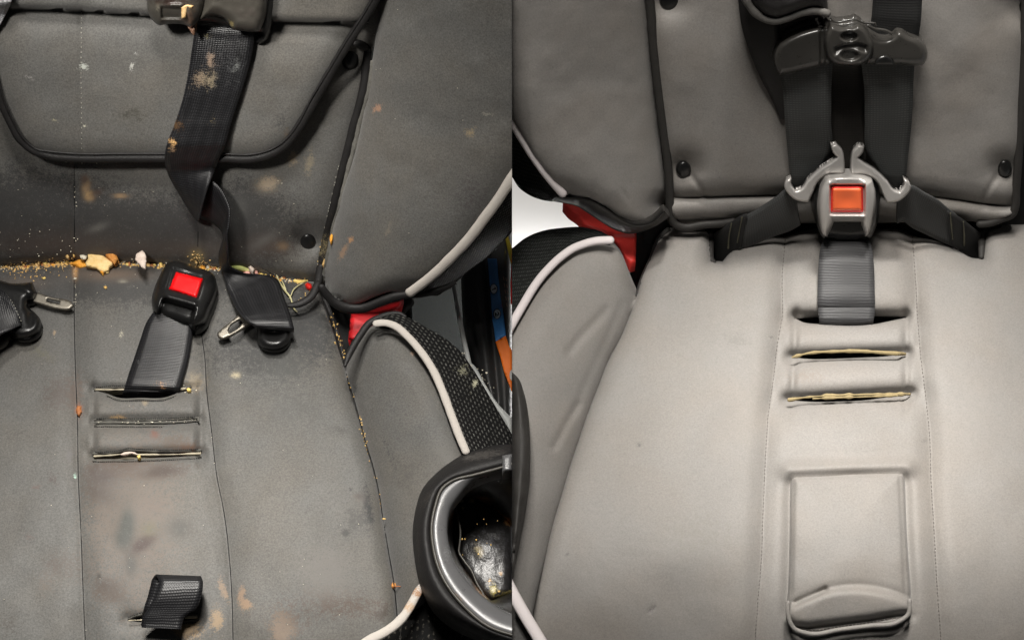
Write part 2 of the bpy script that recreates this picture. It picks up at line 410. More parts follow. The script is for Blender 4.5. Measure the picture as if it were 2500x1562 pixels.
def webbing(name, dark=(.006, .006, .007), light=(.052, .052, .056), rib=.00145, colw=.0019, rough=.38, cols=.010, sheen=.0, bump=.22):
    nt = NT(name); s = nt.n('ShaderNodeSeparateXYZ', i0=nt.uv()); u, v = s.outputs[0], s.outputs[1]
    wob = nt.math('MULTIPLY_ADD', nt.noise(120, 2), .0012, -.0006)
    a = nt.math('SINE', nt.math('MULTIPLY', nt.math('ADD', v, wob), 2 * math.pi / rib)); b = nt.math('SINE', nt.math('MULTIPLY', u, 2 * math.pi / colw))
    tw = nt.math('SINE', nt.math('ADD', nt.math('MULTIPLY', u, 2 * math.pi / cols), nt.math('MULTIPLY', nt.noise(30, 2), 1.5)))
    h = nt.math('ADD', nt.math('MULTIPLY', a, .7), nt.math('MULTIPLY', nt.math('MULTIPLY', a, b), .5))
    f = nt.ramp(nt.math('ADD', h, nt.math('MULTIPLY_ADD', nt.noise(500, 3, .8), 1.2, -.6)), .1, 1.1)
    f = nt.math('MULTIPLY', f, nt.math('MULTIPLY_ADD', tw, .28, .72))
    base = with_stain(nt, nt.mix(f, c4(dark), c4(light)))
    return nt.out(Base__Color=base, Roughness=rough, Normal=nt.bump(h, bump, .0005), Specular__IOR__Level=.45, Sheen__Weight=sheen)
m_fabL = fabric('charcoal_neoprene', (.105, .103, .097), grain=.36, rough=.62, spec=.4, sheen=.2, bump=.22)
m_fabR = fabric('clean_grey_neoprene', (.214, .203, .191), grain=.15, patch=.10, bump=.22, sheen=.1, rough=.62, spec=.4, tint=(1, .97, .94))
m_bindL = plain('black_binding', (.014, .013, .013), .55, .3, 90, .3, .0012, spec=.35, stain=True)
m_bindR = plain('dark_binding', (.03, .028, .026), .6, .25, 90, .3, .001, spec=.3)
m_edge = plain('worn_selvage', (.15, .145, .13), .85, .45, 300, .7, .0015, spec=.2)
m_webL = webbing('black_webbing')
m_webL2 = webbing('black_webbing_fine', rib=.0022, colw=.0019, light=(.022, .022, .024), rough=.42, bump=.2)
m_webR = webbing('clean_dark_webbing', (.040, .042, .041), (.085, .087, .086), rib=.0022, colw=.0024, rough=.7, cols=.03, bump=.15)
m_webRd = webbing('clean_black_webbing', (.012, .012, .012), (.022, .022, .022), rib=.0022, colw=.0024, rough=.7, cols=.05, bump=.15)
m_webG = webbing('grey_webbing', (.25, .25, .26), (.7, .7, .73), rib=.003, colw=.004)
m_plas = plain('black_plastic', (.010, .010, .010), .30, .25, 120, .12, .0004, spec=.5, rvar=.08, stain=True)
m_plasD = plain('dusty_black_plastic', (.062, .057, .048), .42, .4, 60, .2, .0006, spec=.5, rvar=.12, stain=True)
m_plasR = plain('dark_grey_plastic', (.034, .032, .029), .30, .15, 60, .1, .0005, spec=.6)
m_rim = plain('grey_rim_plastic', (.125, .125, .128), .30, .3, 40, .1, .0006, spec=.6, stain=True)
m_silver = plain('silver_painted_plastic', (.52, .50, .48), .32, .06, 60, .05, .0004, spec=.7, metal=.35)
m_metal = plain('tongue_metal', (.24, .22, .185), .46, .3, 90, .2, .0004, metal=.8)
m_redL = plain('red_button_plastic', (.72, .004, .006), .22, .08, 50, .04, .0003)
m_redS = plain('red_shell_plastic', (.68, .018, .024), .45, .08, 40, .1, .0005)
m_redSR = plain('bright_red_shell', (.80, .05, .04), .5, .06, 40, .1, .0005)
m_btnR = plain('orange_red_button', (.95, .17, .055), .35, .05, 30, .02, .0002)
m_btnRim = plain('red_button_rim', (.75, .02, .015), .35, .05, 30, .02, .0002)
m_pipeL = plain('soiled_white_piping', (.54, .50, .455), .75, .10, 90, .3, .0008, spec=.2, stain=True)
m_pipeR = plain('white_piping', (.62, .57, .57), .7, .05, 90, .2, .0006, spec=.2)
m_thrD = plain('dark_thread', (.016, .016, .016), .8, .3, 200)
m_thrL = plain('pale_thread', (.30, .29, .25), .8, .3, 200)
m_thrR = plain('grey_thread', (.12, .11, .10), .8, .3, 200)
m_foam = plain('cream_foam', (.44, .39, .29), .9, .3, 200, .6, .001)
m_foamR = plain('golden_foam', (.30, .235, .12), .9, .35, 200, .6, .001)
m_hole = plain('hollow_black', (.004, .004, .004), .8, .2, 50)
m_floor = plain('dark_carpet', (.010, .012, .011), .9, .4, 300, .6, .002)
m_white = plain('white_sheet', (.93, .93, .93), .8, .02, 20, .02, .0005)
m_shellD = plain('dark_shell_plastic', (.016, .016, .016), .5, .3, 40, .1)
m_blue = plain('blue_sticker', (.035, .16, .40), .45, .1, 60, .05)
m_orange = plain('orange_sticker', (.62, .13, .008), .45, .1, 60, .05)
m_pale = plain('pale_print', (.42, .50, .58), .5, .1, 60)
m_trim = plain('pale_grey_trim', (.36, .37, .36), .5, .15, 60, .1)
m_rib = plain('grey_rubber', (.16, .165, .15), .6, .25, 80, .2)
m_yel = plain('yellow_sticker', (.35, .27, .01), .5, .1, 60)
def food(name, a, b, rough=.6, sss=.0):
    nt = NT(name); n = nt.noise(230, 5, .7)
    return nt.out(Base__Color=nt.mix(nt.ramp(n, .35, .65), c4(a), c4(b)), Roughness=rough, Normal=nt.bump(nt.noise(500, 4, .7), .5, .001), Specular__IOR__Level=.3)
f_cream = food('cream_chip', (.80, .54, .20), (.90, .68, .34)); f_orange = food('orange_chip', (.85, .33, .03), (.92, .47, .08))
f_brown = food('toasted_chip', (.55, .20, .04), (.72, .34, .09)); f_white = food('white_chip', (.56, .45, .38), (.72, .62, .54))
f_green = food('green_peel', (.40, .48, .14), (.62, .62, .25)); f_pink = food('pink_sweet', (.72, .33, .28), (.80, .50, .42))
f_red = food('red_sweet', (.55, .01, .01), (.70, .03, .02), .3); f_yel = food('yellow_crust', (.85, .60, .15), (.92, .72, .28))
f_straw = food('dry_straw', (.52, .48, .24), (.62, .58, .34)); f_tan = food('tan_crumb', (.58, .35, .12), (.82, .57, .26))
f_tan2 = food('gold_crumb', (.68, .40, .10), (.84, .60, .24)); f_dark = food('rust_crumb', (.30, .10, .03), (.48, .20, .08))
f_dust = food('pale_crumb', (.70, .64, .50), (.85, .80, .66))
f_gunk = food('dried_milk_gunk', (.60, .38, .16), (.78, .56, .30), .4)
def net_panel(name, dark, thread, w=.0055, hgt=.0042, uv=False, lo=.48, hi=.68):
    nt = NT(name); s = nt.n('ShaderNodeSeparateXYZ', i0=nt.uv() if uv else nt.obj()); u, v = s.outputs[0], s.outputs[1]
    row = nt.math('FLOOR', nt.math('DIVIDE', u, hgt)); odd = nt.math('MULTIPLY', nt.math('MODULO', row, 2), .5)
    fv = nt.math('FRACT', nt.math('ADD', nt.math('DIVIDE', v, w), odd)); fu = nt.math('FRACT', nt.math('DIVIDE', u, hgt))
    d = nt.math('MAXIMUM', nt.math('MULTIPLY', nt.math('ABSOLUTE', nt.math('SUBTRACT', fu, .5)), 2.2), nt.math('MULTIPLY', nt.math('ABSOLUTE', nt.math('SUBTRACT', fv, .5)), 1.5))
    dash = nt.math('MULTIPLY', nt.math('SUBTRACT', 1.0, nt.ramp(d, .25, .5)), nt.ramp(nt.noise(260, 3, .8), lo, hi))
    return nt.out(Base__Color=with_stain(nt, nt.mix(dash, c4(dark), c4(thread))), Roughness=.85, Normal=nt.bump(dash, .6, .001), Specular__IOR__Level=.08)
m_netL2 = net_panel('soiled_spacer_mesh', (.008, .008, .008), (.14, .13, .11))
m_gunkw = plain('sticky_residue', (.018, .017, .017), .30, .5, 45, .14, .003, spec=.6, stain=True, rvar=.08)
m_gunkb = plain('brown_residue', (.20, .11, .07), .5, .3, 120, .3)
m_rollR = plain('grey_rolled_edge', (.10, .095, .088), .6, .3, 90, .4, .001, spec=.4)
m_webR2 = webbing('dark_lap_webbing', (.045, .046, .046), (.08, .082, .082), rib=.0022, colw=.0024, rough=.7, cols=.04, bump=.15)
m_webR3 = webbing('ribbed_buckle_webbing', (.040, .040, .042), (.085, .085, .088), rib=.0023, colw=.03, rough=.62, cols=.05, bump=.15)
m_webB = webbing('shaded_brown_webbing', (.012, .010, .008), (.020, .017, .014), rib=.0022, colw=.0024, rough=.8, cols=.05, bump=.1)
m_thrS = plain('glossy_strap_thread', (.10, .095, .06), .4, .4, 200)
m_netL = net_panel('black_spacer_mesh', (.009, .009, .009), (.17, .17, .155), .0050, .0034, True, .36, .66)
m_netR = net_panel('clean_spacer_mesh', (.012, .013, .012), (.09, .092, .09), .0046, .0032, True, .36, .66)

# ================================================================== LEFT: the soiled seat
floor = build('carpet', [(-3, -3, -.30), (-.0001, -3, -.30), (-.0001, 3, -.30), (-3, 3, -.30)], [(0, 1, 2, 3)], m_floor); tag(floor, kind='structure')
sheet = build('backdrop', [(.0001, -3, -.30), (3, -3, -.30), (3, 3, -.30), (.0001, 3, -.30)], [(0, 1, 2, 3)], m_white); tag(sheet, kind='structure')

seatL = thing('child_car_seat', 'soiled charcoal child car seat with crumbs along its crease and stained fabric', 'car seat', P([(600, 900)], -.2, LC)[0], 'child car seats side by side')
CREASE = [(-60, 653), (0, 650), (60, 646), (100, 643), (180, 638), (290, 640), (400, 645), (530, 653), (620, 664), (673, 674), (752, 684), (775, 688)]
cx, cy = np.array(CREASE).T
SEAM1 = [(181, 380), (181, 640), (181, 760), (184, 898), (189, 1025), (191, 1160), (198, 1307), (202, 1419), (208, 1562), (210, 1600)]
SEAM2 = [(481, 650), (489, 794), (500, 874), (505, 958), (516, 1046), (529, 1160), (547, 1252), (560, 1363), (567, 1475), (569, 1562), (570, 1600)]
SEAM3 = [(775, 688), (805, 768), (824, 823), (840, 884), (847, 921), (863, 972), (879, 1027), (895, 1088), (906, 1122), (916, 1160), (924, 1196), (935, 1266), (949, 1349), (960, 1413), (967, 1475), (970, 1514), (975, 1600)]
BIND = [(899, 118), (895, 150), (890, 200), (876, 260), (862, 310), (850, 360), (834, 420), (818, 490), (801, 560), (790, 618), (782, 655), (776, 690)]
PADT = [(-30, 120), (-12, 190), (4, 250), (26, 299), (53, 344), (85, 369), (119, 380), (185, 386), (300, 386), (397, 386), (500, 386), (556, 387), (608, 388), (630, 385), (660, 376), (699, 350), (726, 315), (768, 244), (805, 179), (845, 112), (871, 71), (898, 29), (916, -2), (936, -36)]
FOLD = [(-60, 14), (24, 18), (198, 25), (360, 35), (673, 50), (858, 55), (900, 57)]
BRN, TAN, DRT, GRY, BLU = (.10, .055, .035), (.26, .17, .09), (.095, .060, .042), (.13, .128, .12), (.032, .034, .037)

def h_back(p, d):
    h = -.010 * np.exp(-np.abs(np.interp(p[:, 0], cx, cy) - p[:, 1]) / 11)
    for s in ([(181, 380), (183, 650)], [(484, 500), (482, 660)]): h -= .0016 * np.exp(-(ld(p, s) / 5) ** 2) + .0012 * np.exp(-(ld(p, s) / 22) ** 2)
    h -= .018 * G(p, 750, 588, 46, 40) + .014 * G(p, 850, 152, 42, 46)
    h -= .012 * np.exp(-ld(p, BIND) / 26)
    h += .003 * G(p, 600, 520, 160, 90) + .003 * G(p, 330, 520, 160, 80) + .003 * G(p, 90, 520, 120, 90)
    return h + .0006 * vnoise(p, 45, 1) + .001 * vnoise(p, 130, 2)
ST_SHADE_B = [(300, 560, 330, 90, 0, (.034, .034, .035), .8), (600, 545, 110, 110, 0, (.036, .036, .037), .75), (60, 520, 200, 120, 0, (.034, .034, .036), .75), (210, 455, 9, 16, 10, TAN, .8), (218, 478, 10, 10, 0, (.42, .27, .12), .9), (206, 438, 8, 10, 0, BRN, .8), (232, 473, 20, 8, -25, BRN, .5), (294, 478, 16, 5, 0, TAN, .75), (238, 556, 26, 9, -20, GRY, .6), (655, 447, 24, 16, -10, (.30, .24, .17), .8), (715, 385, 14, 20, 20, (.24, .19, .13), .55), (755, 396, 12, 36, 8, (.20, .17, .12), .5), (690, 600, 14, 10, 0, TAN, .6), (660, 596, 60, 30, 0, BRN, .3),  # broad dark entries: oily soiling plus painted shade of the lower back
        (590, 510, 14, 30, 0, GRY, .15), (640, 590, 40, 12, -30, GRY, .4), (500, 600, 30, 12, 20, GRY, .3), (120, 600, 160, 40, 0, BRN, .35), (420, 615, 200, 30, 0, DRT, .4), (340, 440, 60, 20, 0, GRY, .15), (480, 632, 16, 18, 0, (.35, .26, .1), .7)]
back = panel('backrest', [(-60, -60), (1000, -60), (940, 60), (905, 130), (880, 330), (835, 480), (805, 610), (792, 690), (752, 689), (673, 679), (620, 669), (530, 658), (400, 650), (290, 645), (180, 643), (100, 648), (0, 655), (-60, 658)], h_back, LB, m_fabL, seatL, reg=True, st=ST_SHADE_B)

def h_pad(p, d):
    fy = np.interp(p[:, 0], *np.array(FOLD).T); t = p[:, 1] - fy
    h = .020 + puff(ld(p, PADT), .010, 55)
    h += np.where(t > 0, -.015 * np.exp(-t / 55), .004 * np.exp(t / 50) - .006 * np.exp(t / 6))
    h -= .0011 * np.exp(-(ld(p, [(198, 25), (198, 200), (201, 384)]) / 5) ** 2) + .0015 * np.exp(-(ld(p, [(198, 25), (201, 384)]) / 30) ** 2)
    return h + .0007 * vnoise(p, 60, 4) + .0012 * vnoise(p, 170, 5)
ST_P = [(205, 163, 12, 8, 0, (.40, .42, .38), .6), (321, 162, 5, 9, 20, (.40, .40, .37), .7), (331, 130, 4, 7, 0, (.35, .35, .33), .5), (209, 308, 5, 3, 40, (.6, .58, .45), .7), (134, 293, 4, 3, 0, (.5, .47, .3), .5), (75, 190, 22, 3, 30, (.25, .24, .23), .45), (700, 330, 8, 20, 0, TAN, .3), (690, 300, 30, 40, 0, BLU, .3), (320, 280, 50, 20, 0, (.06, .058, .045), .4)]
pad = panel('back_pad', [(-60, -60), (946, -60), *PADT[::-1][1:], (-60, 100)], h_pad, LB, m_fabL, seatL, reg=True, st=ST_P, sk=.02)
strip('fold_shadow_strip', [(a, b - 3) for a, b in FOLD], [(a, b + 2) for a, b in FOLD], .017, .004, LB, m_bindL, seatL, n=60, na=4)  # dark strip puts the shadow under the fold into colour

WSEAM = [(930, -60), (925, 0), (913, 119), (905, 172), (890, 265), (860, 400), (840, 460), (821, 528), (802, 607), (792, 645), (787, 692), (803, 716), (845, 740), (874, 741)]
WPIPE = [(1000, 715), (1035, 689), (1063, 666), (1098, 632), (1131, 598), (1158, 566), (1182, 533), (1209, 497), (1234, 459), (1262, 415), (1310, 335)]
def h_wing(p, d):
    ds = ld(p, WSEAM[:11]); k = np.interp(p[:, 1], [300, 700], [150, 60])
    h = .004 + .050 * (1 - np.exp(-ds / k)) + .020 * step_(ds, 60, 420) - .006 * np.exp(-ds / 12)
    h += puff(ld(p, WPIPE), .014, 90) + puff(ld(p, [(787, 692), (803, 716), (845, 740), (874, 741), (911, 726), (951, 713), (998, 712)]), .012, 45)
    return h + .0009 * vnoise(p, 90, 6) + .0005 * vnoise(p, 40, 7)
ST_W = [(922, 264, 12, 9, -20, (.32, .18, .11), .75), (1147, 322, 16, 12, 10, (.22, .17, .10), .55), (1192, 278, 16, 6, 0, (.2, .19, .16), .5), (856, 585, 6, 8, 20, (.34, .18, .08), .8), (838, 615, 9, 22, 25, (.24, .15, .09), .65), (948, 560, 7, 24, 20, (.17, .15, .12), .55), (1045, 290, 5, 5, 0, GRY, .5), (1000, 340, 8, 6, 0, GRY, .25), (1150, 480, 60, 70, 0, (.075, .062, .062), .35), (1170, 176, 10, 6, 0, GRY, .35), (960, 700, 60, 16, 0, GRY, .15)]
wing = panel('side_wing', [*WSEAM, (911, 726), (951, 713), (990, 712), (1007, 705), *WPIPE[1:], (1320, -60)], h_wing, LB, m_fabL, seatL, reg=True, st=ST_W, sharp=70)
hw = .055
tube('wing_piping', WPIPE, 12.5, m_pipeL, seatL, pl=LB, h=.064, flat=.55, wob=.05)
net = strip('wing_mesh', [(a + 6, b + 6) for a, b in WPIPE], [(1070, 722), (1109, 693), (1149, 659), (1189, 631), (1226, 592), (1250, 566), (1300, 500), (1350, 420)], .060, .0, LB, m_netL, seatL, na=12, prof=lambda a: a ** 1.6)
tube('wing_binding', [(784, 700, 9), (795, 716, 11), (812, 735, 12), (845, 752, 13), (885, 753, 12), (924, 739, 12), (960, 726, 12), (990, 720, 10), (1020, 719, 9), (1060, 712, 8), (1096, 699, 7), (1112, 690, 5)], 11, m_bindL, seatL, pl=LB, h=.052, flat=.7, wob=.06)

# the cushion
S1 = [(230, 953), (256, 950), (300, 948), (400, 948), (466, 947), (440, 953), (427, 962), (402, 970), (344, 971), (286, 970), (262, 961)]
S2 = [(231, 1028), (300, 1028), (400, 1028), (484, 1023), (484, 1031), (400, 1036), (300, 1036), (231, 1035)]
S3 = [(228, 1111), (290, 1106), (312, 1101), (330, 1102), (400, 1105), (490, 1103), (490, 1112), (400, 1117), (330, 1120), (228, 1121)]
S4 = [(313, 1515), (330, 1506), (346, 1502), (449, 1502), (482, 1504), (482, 1511), (449, 1516), (346, 1519)]
L1, L2, L3, L4 = [(230, 953), (466, 950)], [(231, 1031), (484, 1028)], [(228, 1115), (490, 1109)], [(313, 1512), (482, 1507)]
def h_cush(p, d):
    t = p[:, 1] - np.interp(p[:, 0], cx, cy)
    h = -.000376 * (np.interp(p[:, 0], cx, cy) - 655) * np.exp(-np.maximum(t, 0) / 160) - .009 * np.exp(-np.maximum(t, 0) / 10)
    for s in (SEAM1[1:], SEAM2): h -= .0012 * np.exp(-(ld(p, s) / 7) ** 2) + .0030 * np.exp(-(ld(p, s) / 30) ** 2)
    h += puff(ld(p, SEAM3), .011, 46)
    mx = step_(p[:, 0], 205, 240) * (1 - step_(p[:, 0], 470, 500))
    for s, a in ((L1, 1), (L2, 1), (L3, 1), (L4, .7)):
        q = ld(p, s); h -= a * (.0048 * np.exp(-(q / 15) ** 2) + .0022 * np.exp(-(q / 34) ** 2))
    h -= .0030 * (np.exp(-((p[:, 0] - 229 ) / 7) ** 2) + np.exp(-((p[:, 0] - 488) / 9) ** 2)) * step_(p[:, 1], 920, 950) * (1 - step_(p[:, 1], 1110, 1150))
    h += .0034 * mx * step_(p[:, 1], 900, 950) * (1 - step_(p[:, 1], 1120, 1160))
    h += .006 * np.exp(-((p[:, 1] - 1250) / 300) ** 2) * np.exp(-((p[:, 0] - 720) / 150) ** 2)
    h += .004 * G(p, 350, 1280, 130, 140)
    h -= .014 * np.clip((p[:, 1] - 1400) / 240, 0, 2) ** 2
    return h + .0006 * vnoise(p, 55, 8) + .0012 * vnoise(p, 150, 9)
WARM = (.150, .124, .104)
ST_SHADE_C = [(300, 690, 420, 60, 0, (.040, .040, .040), .75), (700, 770, 120, 90, 20, (.036, .037, .038), .7), (620, 860, 160, 80, 0, (.045, .045, .045), .5), (340, 1280, 120, 260, 0, WARM, .55), (250, 1250, 40, 120, 0, WARM, .4), (310, 1285, 18, 45, 5, (.075, .08, .072), .85), (300, 1315, 18, 22, 0, (.085, .088, .08), .7), (352, 1325, 34, 14, -38, (.085, .055, .048), .95), (365, 1292, 20, 18, 0, (.13, .115, .075), .6), (370, 1235, 40, 20, 0, (.15, .12, .10), .5), (400, 1150, 60, 16, -5, (.075, .05, .04), .7), (250, 1160, 40, 30, 0, (.08, .06, .055), .6), (245, 1205, 40, 26, 30, (.09, .07, .06), .5), (300, 1140, 60, 20, 0, DRT, .5),  # broad dark entries near the crease mix oily soiling with painted shade
        (440, 1290, 34, 30, 0, (.085, .083, .075), .6), (320, 1380, 16, 28, 0, (.085, .082, .075), .6), (260, 1430, 30, 20, 10, (.08, .06, .05), .6), (270, 1450, 40, 30, 0, (.10, .075, .06), .5), (242, 1406, 5, 6, 0, (.05, .045, .04), .8), (455, 1535, 36, 24, 10, (.26, .18, .10), .75), (530, 1510, 16, 30, 5, (.24, .17, .10), .7), (545, 1440, 9, 30, -20, (.22, .16, .11), .7), (600, 1475, 16, 14, 30, (.24, .16, .10), .8), (590, 1450, 9, 22, 0, (.22, .15, .10), .7), (690, 1535, 26, 36, 0, (.22, .165, .12), .85), (700, 1520, 60, 60, 0, DRT, .3),
        (100, 860, 34, 16, 30, (.12, .115, .085), .45), (140, 960, 40, 50, 20, (.11, .09, .08), .55), (185, 960, 20, 60, 0, (.12, .09, .075), .5), (192, 1002, 7, 13, 0, (.30, .12, .07), .7), (575, 916, 10, 7, 0, (.42, .36, .24), .8), (475, 925, 18, 18, 0, (.22, .19, .14), .5), (480, 940, 30, 20, 0, (.2, .16, .11), .4), (378, 1060, 10, 9, 20, (.16, .07, .05), .8), (355, 985, 8, 8, 0, (.24, .19, .12), .5), (430, 1080, 60, 20, 0, (.11, .08, .06), .5), (290, 1020, 20, 6, 0, (.40, .25, .1), .5), (460, 1108, 30, 6, 0, (.22, .1, .06), .6), (460, 1095, 30, 10, 0, (.15, .08, .05), .5),
        (800, 1380, 60, 52, 0, (.135, .125, .114), .55), (800, 1410, 70, 70, 0, (.128, .12, .11), .4), (845, 1300, 9, 9, 0, (.045, .045, .042), .9), (880, 1216, 16, 12, 10, (.17, .15, .135), .7), (875, 1212, 11, 9, 0, (.09, .075, .065), .6), (855, 1195, 5, 5, 0, (.04, .04, .04), .6), (870, 1270, 30, 40, -20, (.075, .073, .068), .5), (850, 1480, 120, 36, 0, DRT, .4), (930, 1500, 20, 14, -40, (.07, .055, .045), .6), (830, 1050, 30, 14, 20, (.07, .068, .06), .4), (700, 900, 60, 40, 0, (.08, .083, .078), .4), (780, 850, 40, 30, 20, BLU, .4), (760, 790, 40, 30, 0, BLU, .5), (700, 1000, 120, 60, 0, (.10, .098, .09), .4), (950, 1000, 14, 60, -15, BLU, .3), (900, 1240, 14, 60, -10, BLU, .5),
        (40, 700, 90, 30, 0, BLU, .4), (60, 690, 60, 20, 0, (.13, .10, .08), .4), (270, 670, 90, 16, 0, (.17, .11, .07), .4), (184, 660, 5, 18, 0, (.45, .25, .1), .8), (300, 686, 10, 3, 0, (.3, .28, .22), .5), (130, 1170, 16, 18, 0, (.09, .07, .065), .4), (90, 1190, 10, 9, 0, (.12, .085, .075), .5), (70, 1310, 12, 16, 0, (.12, .085, .075), .4), (150, 1380, 60, 40, 0, (.11, .09, .08), .4), (110, 1430, 30, 30, 0, (.12, .10, .085), .4), (20, 1520, 40, 30, 0, (.08, .07, .06), .4), (170, 1110, 14, 20, 0, (.12, .115, .115), .5), (183, 1163, 4, 5, 0, (.4, .6, .5), .8), (297, 814, 5, 9, 20, (.34, .32, .25), .6), (133, 812, 4, 7, 20, (.3, .22, .14), .6)]
cush = panel('seat_cushion', [(-60, 656), (0, 653), (100, 646), (180, 641), (290, 643), (400, 648), (530, 656), (620, 667), (673, 677), (752, 687), *SEAM3, (-60, 1600)], h_cush, LC, m_fabL, seatL, reg=True, st=ST_SHADE_C, sk=.05, holes=[S1, S2, S3, S4])
# foam under the slots, and near-black sheets that paint the hollow's shade
panel('slot_foam', [(222, 940), (475, 938), (475, 954), (410, 954), (300, 957), (262, 959), (222, 962)], -.0105, LC, m_foam, seatL, step=8, sk=.004)
panel('slot_foam', [(222, 1022), (494, 1018), (494, 1040), (222, 1042)], -.0105, LC, m_edge, seatL, step=8, sk=.004)
panel('slot_foam', [(220, 1100), (500, 1096), (500, 1120), (220, 1124)], -.0095, LC, m_foam, seatL, step=8, sk=.004)
panel('slot_shade', [(200, 920), (520, 920), (520, 1150), (200, 1150)], -.030, LC, m_hole, seatL, step=20, sk=.002)
panel('slot_shade', [(290, 1480), (510, 1480), (510, 1540), (290, 1540)], -.034, LC, m_hole, seatL, step=20, sk=.002)
for s in (S1, S2, S3, S4):
    my = np.mean([q[1] for q in s])
    up = sorted([q for q in s if q[1] <= np.interp(q[0], [s[0][0], max(z[0] for z in s)], [s[0][1], s[len(s) // 2][1]]) + .5]); dn = sorted([q for q in s if q not in up])
    for side_, e in ((-1, up), (1, dn)):
        e = [(x, y + side_ * 3.5) for x, y in e]
        tube('slot_edging', e, 2.6, m_edge, seatL, lift=.0002, flat=.7, ns=7, sp=4, wob=.5, sharp=80)
        stitches('edge_stitching', [(x, y + side_ * 3) for x, y in e], m_thrD, seatL, 'L', pitch=5, ln=2.4, r=1.5, lift=.0008)
tube('slot_lining', [(232, 1031.5), (300, 1031.5), (400, 1031.5), (484, 1027)], 3.2, m_edge, seatL, lift=-.0012, flat=.7, ns=7, sp=4, wob=.5)
for e in ([(232, 951), (262, 951.5), (300, 951), (330, 951)], [(440, 950), (452, 949), (466, 949)], [(230, 1114), (285, 1110), (306, 1107)], [(322, 1110), (360, 1110), (420, 1109.5), (489, 1107)], [(314, 1515), (330, 1514), (346, 1514)], [(452, 1508), (470, 1506), (480, 1506)]):
    tube('slot_foam', e, 2.1, m_foam, seatL, lift=-.0006, flat=.7, ns=7, sp=4, wob=.6)

# side bolster
BPIPE = [(917, 790), (938, 788), (965, 796), (996, 822), (1025, 855), (1058, 905), (1081, 957), (1103, 1016), (1122, 1066), (1138, 1103)]
def h_bol(p, d):
    ds = ld(p, SEAM3[3:]); h = -.004 + .040 * (1 - np.exp(-ds / 110)) - .005 * np.exp(-ds / 10)
    h += puff(ld(p, BPIPE), .012, 70) + puff(ld(p, [(845, 886), (900, 800), (917, 790)]), .010, 40)
    return h + .0007 * vnoise(p, 80, 10) + .0004 * vnoise(p, 35, 11)
panel('side_bolster', [(843, 888), (879, 829), (900, 802), (914, 793), *BPIPE[1:], (1145, 1110), (1080, 1150), (1040, 1230), (1025, 1320), (1040, 1430), (985, 1510), (975, 1600), *SEAM3[:3:-1]], h_bol, LC, m_fabL, seatL, reg=True,
      st=[(1008, 862, 5, 5, 0, (.34, .24, .17), .9), (950, 1100, 10, 50, -15, BLU, .3), (1090, 1110, 60, 30, 30, (.12, .115, .105), .5), (1060, 1000, 12, 70, -20, (.115, .112, .104), .5), (870, 950, 10, 14, 0, (.03, .03, .03), .5), (1000, 1150, 30, 60, 20, (.10, .095, .088), .4), (893, 985, 8, 20, 20, GRY, .4)])
tube('bolster_piping', BPIPE, 9.5, m_pipeL, seatL, pl=LC, h=.033, flat=.55, wob=.06)
tube('bolster_binding', [(842, 893, 4), (851, 868, 8), (868, 836, 9), (885, 810, 9), (900, 790, 9), (924, 776, 8), (952, 766, 6), (978, 766, 5), (990, 773, 4)], 8, m_bindL, seatL, pl=LC, h=.028, flat=.8)
strip('bolster_mesh', [(915, 781), (940, 783), (970, 790), (1002, 816), (1032, 850), (1065, 902), (1088, 955), (1110, 1014), (1130, 1064), (1148, 1103)], [(948, 768), (975, 766), (1008, 781), (1043, 800), (1096, 833), (1119, 853), (1157, 904), (1189, 957), (1223, 1015), (1250, 1060), (1270, 1100)], .031, [.030, .0], LC, m_netL, seatL, na=12, prof=lambda a: a ** 1.5,
      st=[(1130, 905, 14, 16, 30, (.35, .34, .24), .5), (1160, 935, 7, 12, 20, (.6, .58, .42), .7)])
panel('shell_plate', [(850, 828), (857, 764), (905, 756), (985, 726), (975, 752), (945, 772), (905, 796), (876, 832)], lambda p, d: -.012 + puff(d, .004, 10), LC, m_redS, seatL, step=5, sk=.02)
panel('gap_shade_panel', [(760, 690), (1000, 690), (1000, 800), (850, 920), (800, 830)], -.045, LC, m_hole, seatL, step=20, sk=.05)  # near-black backing; the gap's shade is painted as its colour
tube('bolster_gap_edge', [(776, 692, 5), (806, 765, 6), (820, 805, 7), (836, 862, 5), (842, 886, 3)], 5, m_bindL, seatL, pl=LC, h=-.006)
tube('wing_strut', [(968, 775), (978, 758), (1000, 735)], 14, m_bindL, seatL, pl=LC, h=-.03)

# bindings, pipings, buttons of the backrest
tube('seam_binding', BIND, 10, m_bindL, seatL, lift=.0035, flat=.6, wob=.08, st=[(792, 600, 6, 40, 10, (.22, .18, .10), .45)])
tube('seam_selvage', [(a + (14 if b < 520 else 12), b) for a, b in BIND[1:]], 5, m_edge, seatL, lift=.001, flat=.6, wob=.25)
tube('binding_tail', [(776, 690, 9), (770, 706, 10), (761, 722, 10.5), (742, 737, 10), (722, 744, 9), (700, 746, 6)], 10, m_bindL, seatL, pl=LC, h=.008, flat=.7, wob=.05)
tube('binding_tail', [(866, 104, 8), (880, 108, 10), (893, 115, 9), (902, 123, 5)], 9, m_bindL, seatL, lift=.004, flat=.8, wob=.1)
tube('pad_piping', PADT, 10.5, m_bindL, seatL, pl=LB, h=.016, flat=.75, wob=.07)
tube('pad_piping_welt', [(a + (3 if i > 17 else (-2 if i < 7 else 0)) - 8 * (1 if i > 16 else 0) + (9 if i < 6 else 0), b - (11 if 5 < i < 17 else 4)) for i, (a, b) in enumerate(PADT)], 2.6, m_bindL, seatL, pl=LB, h=.0185, wob=.2)
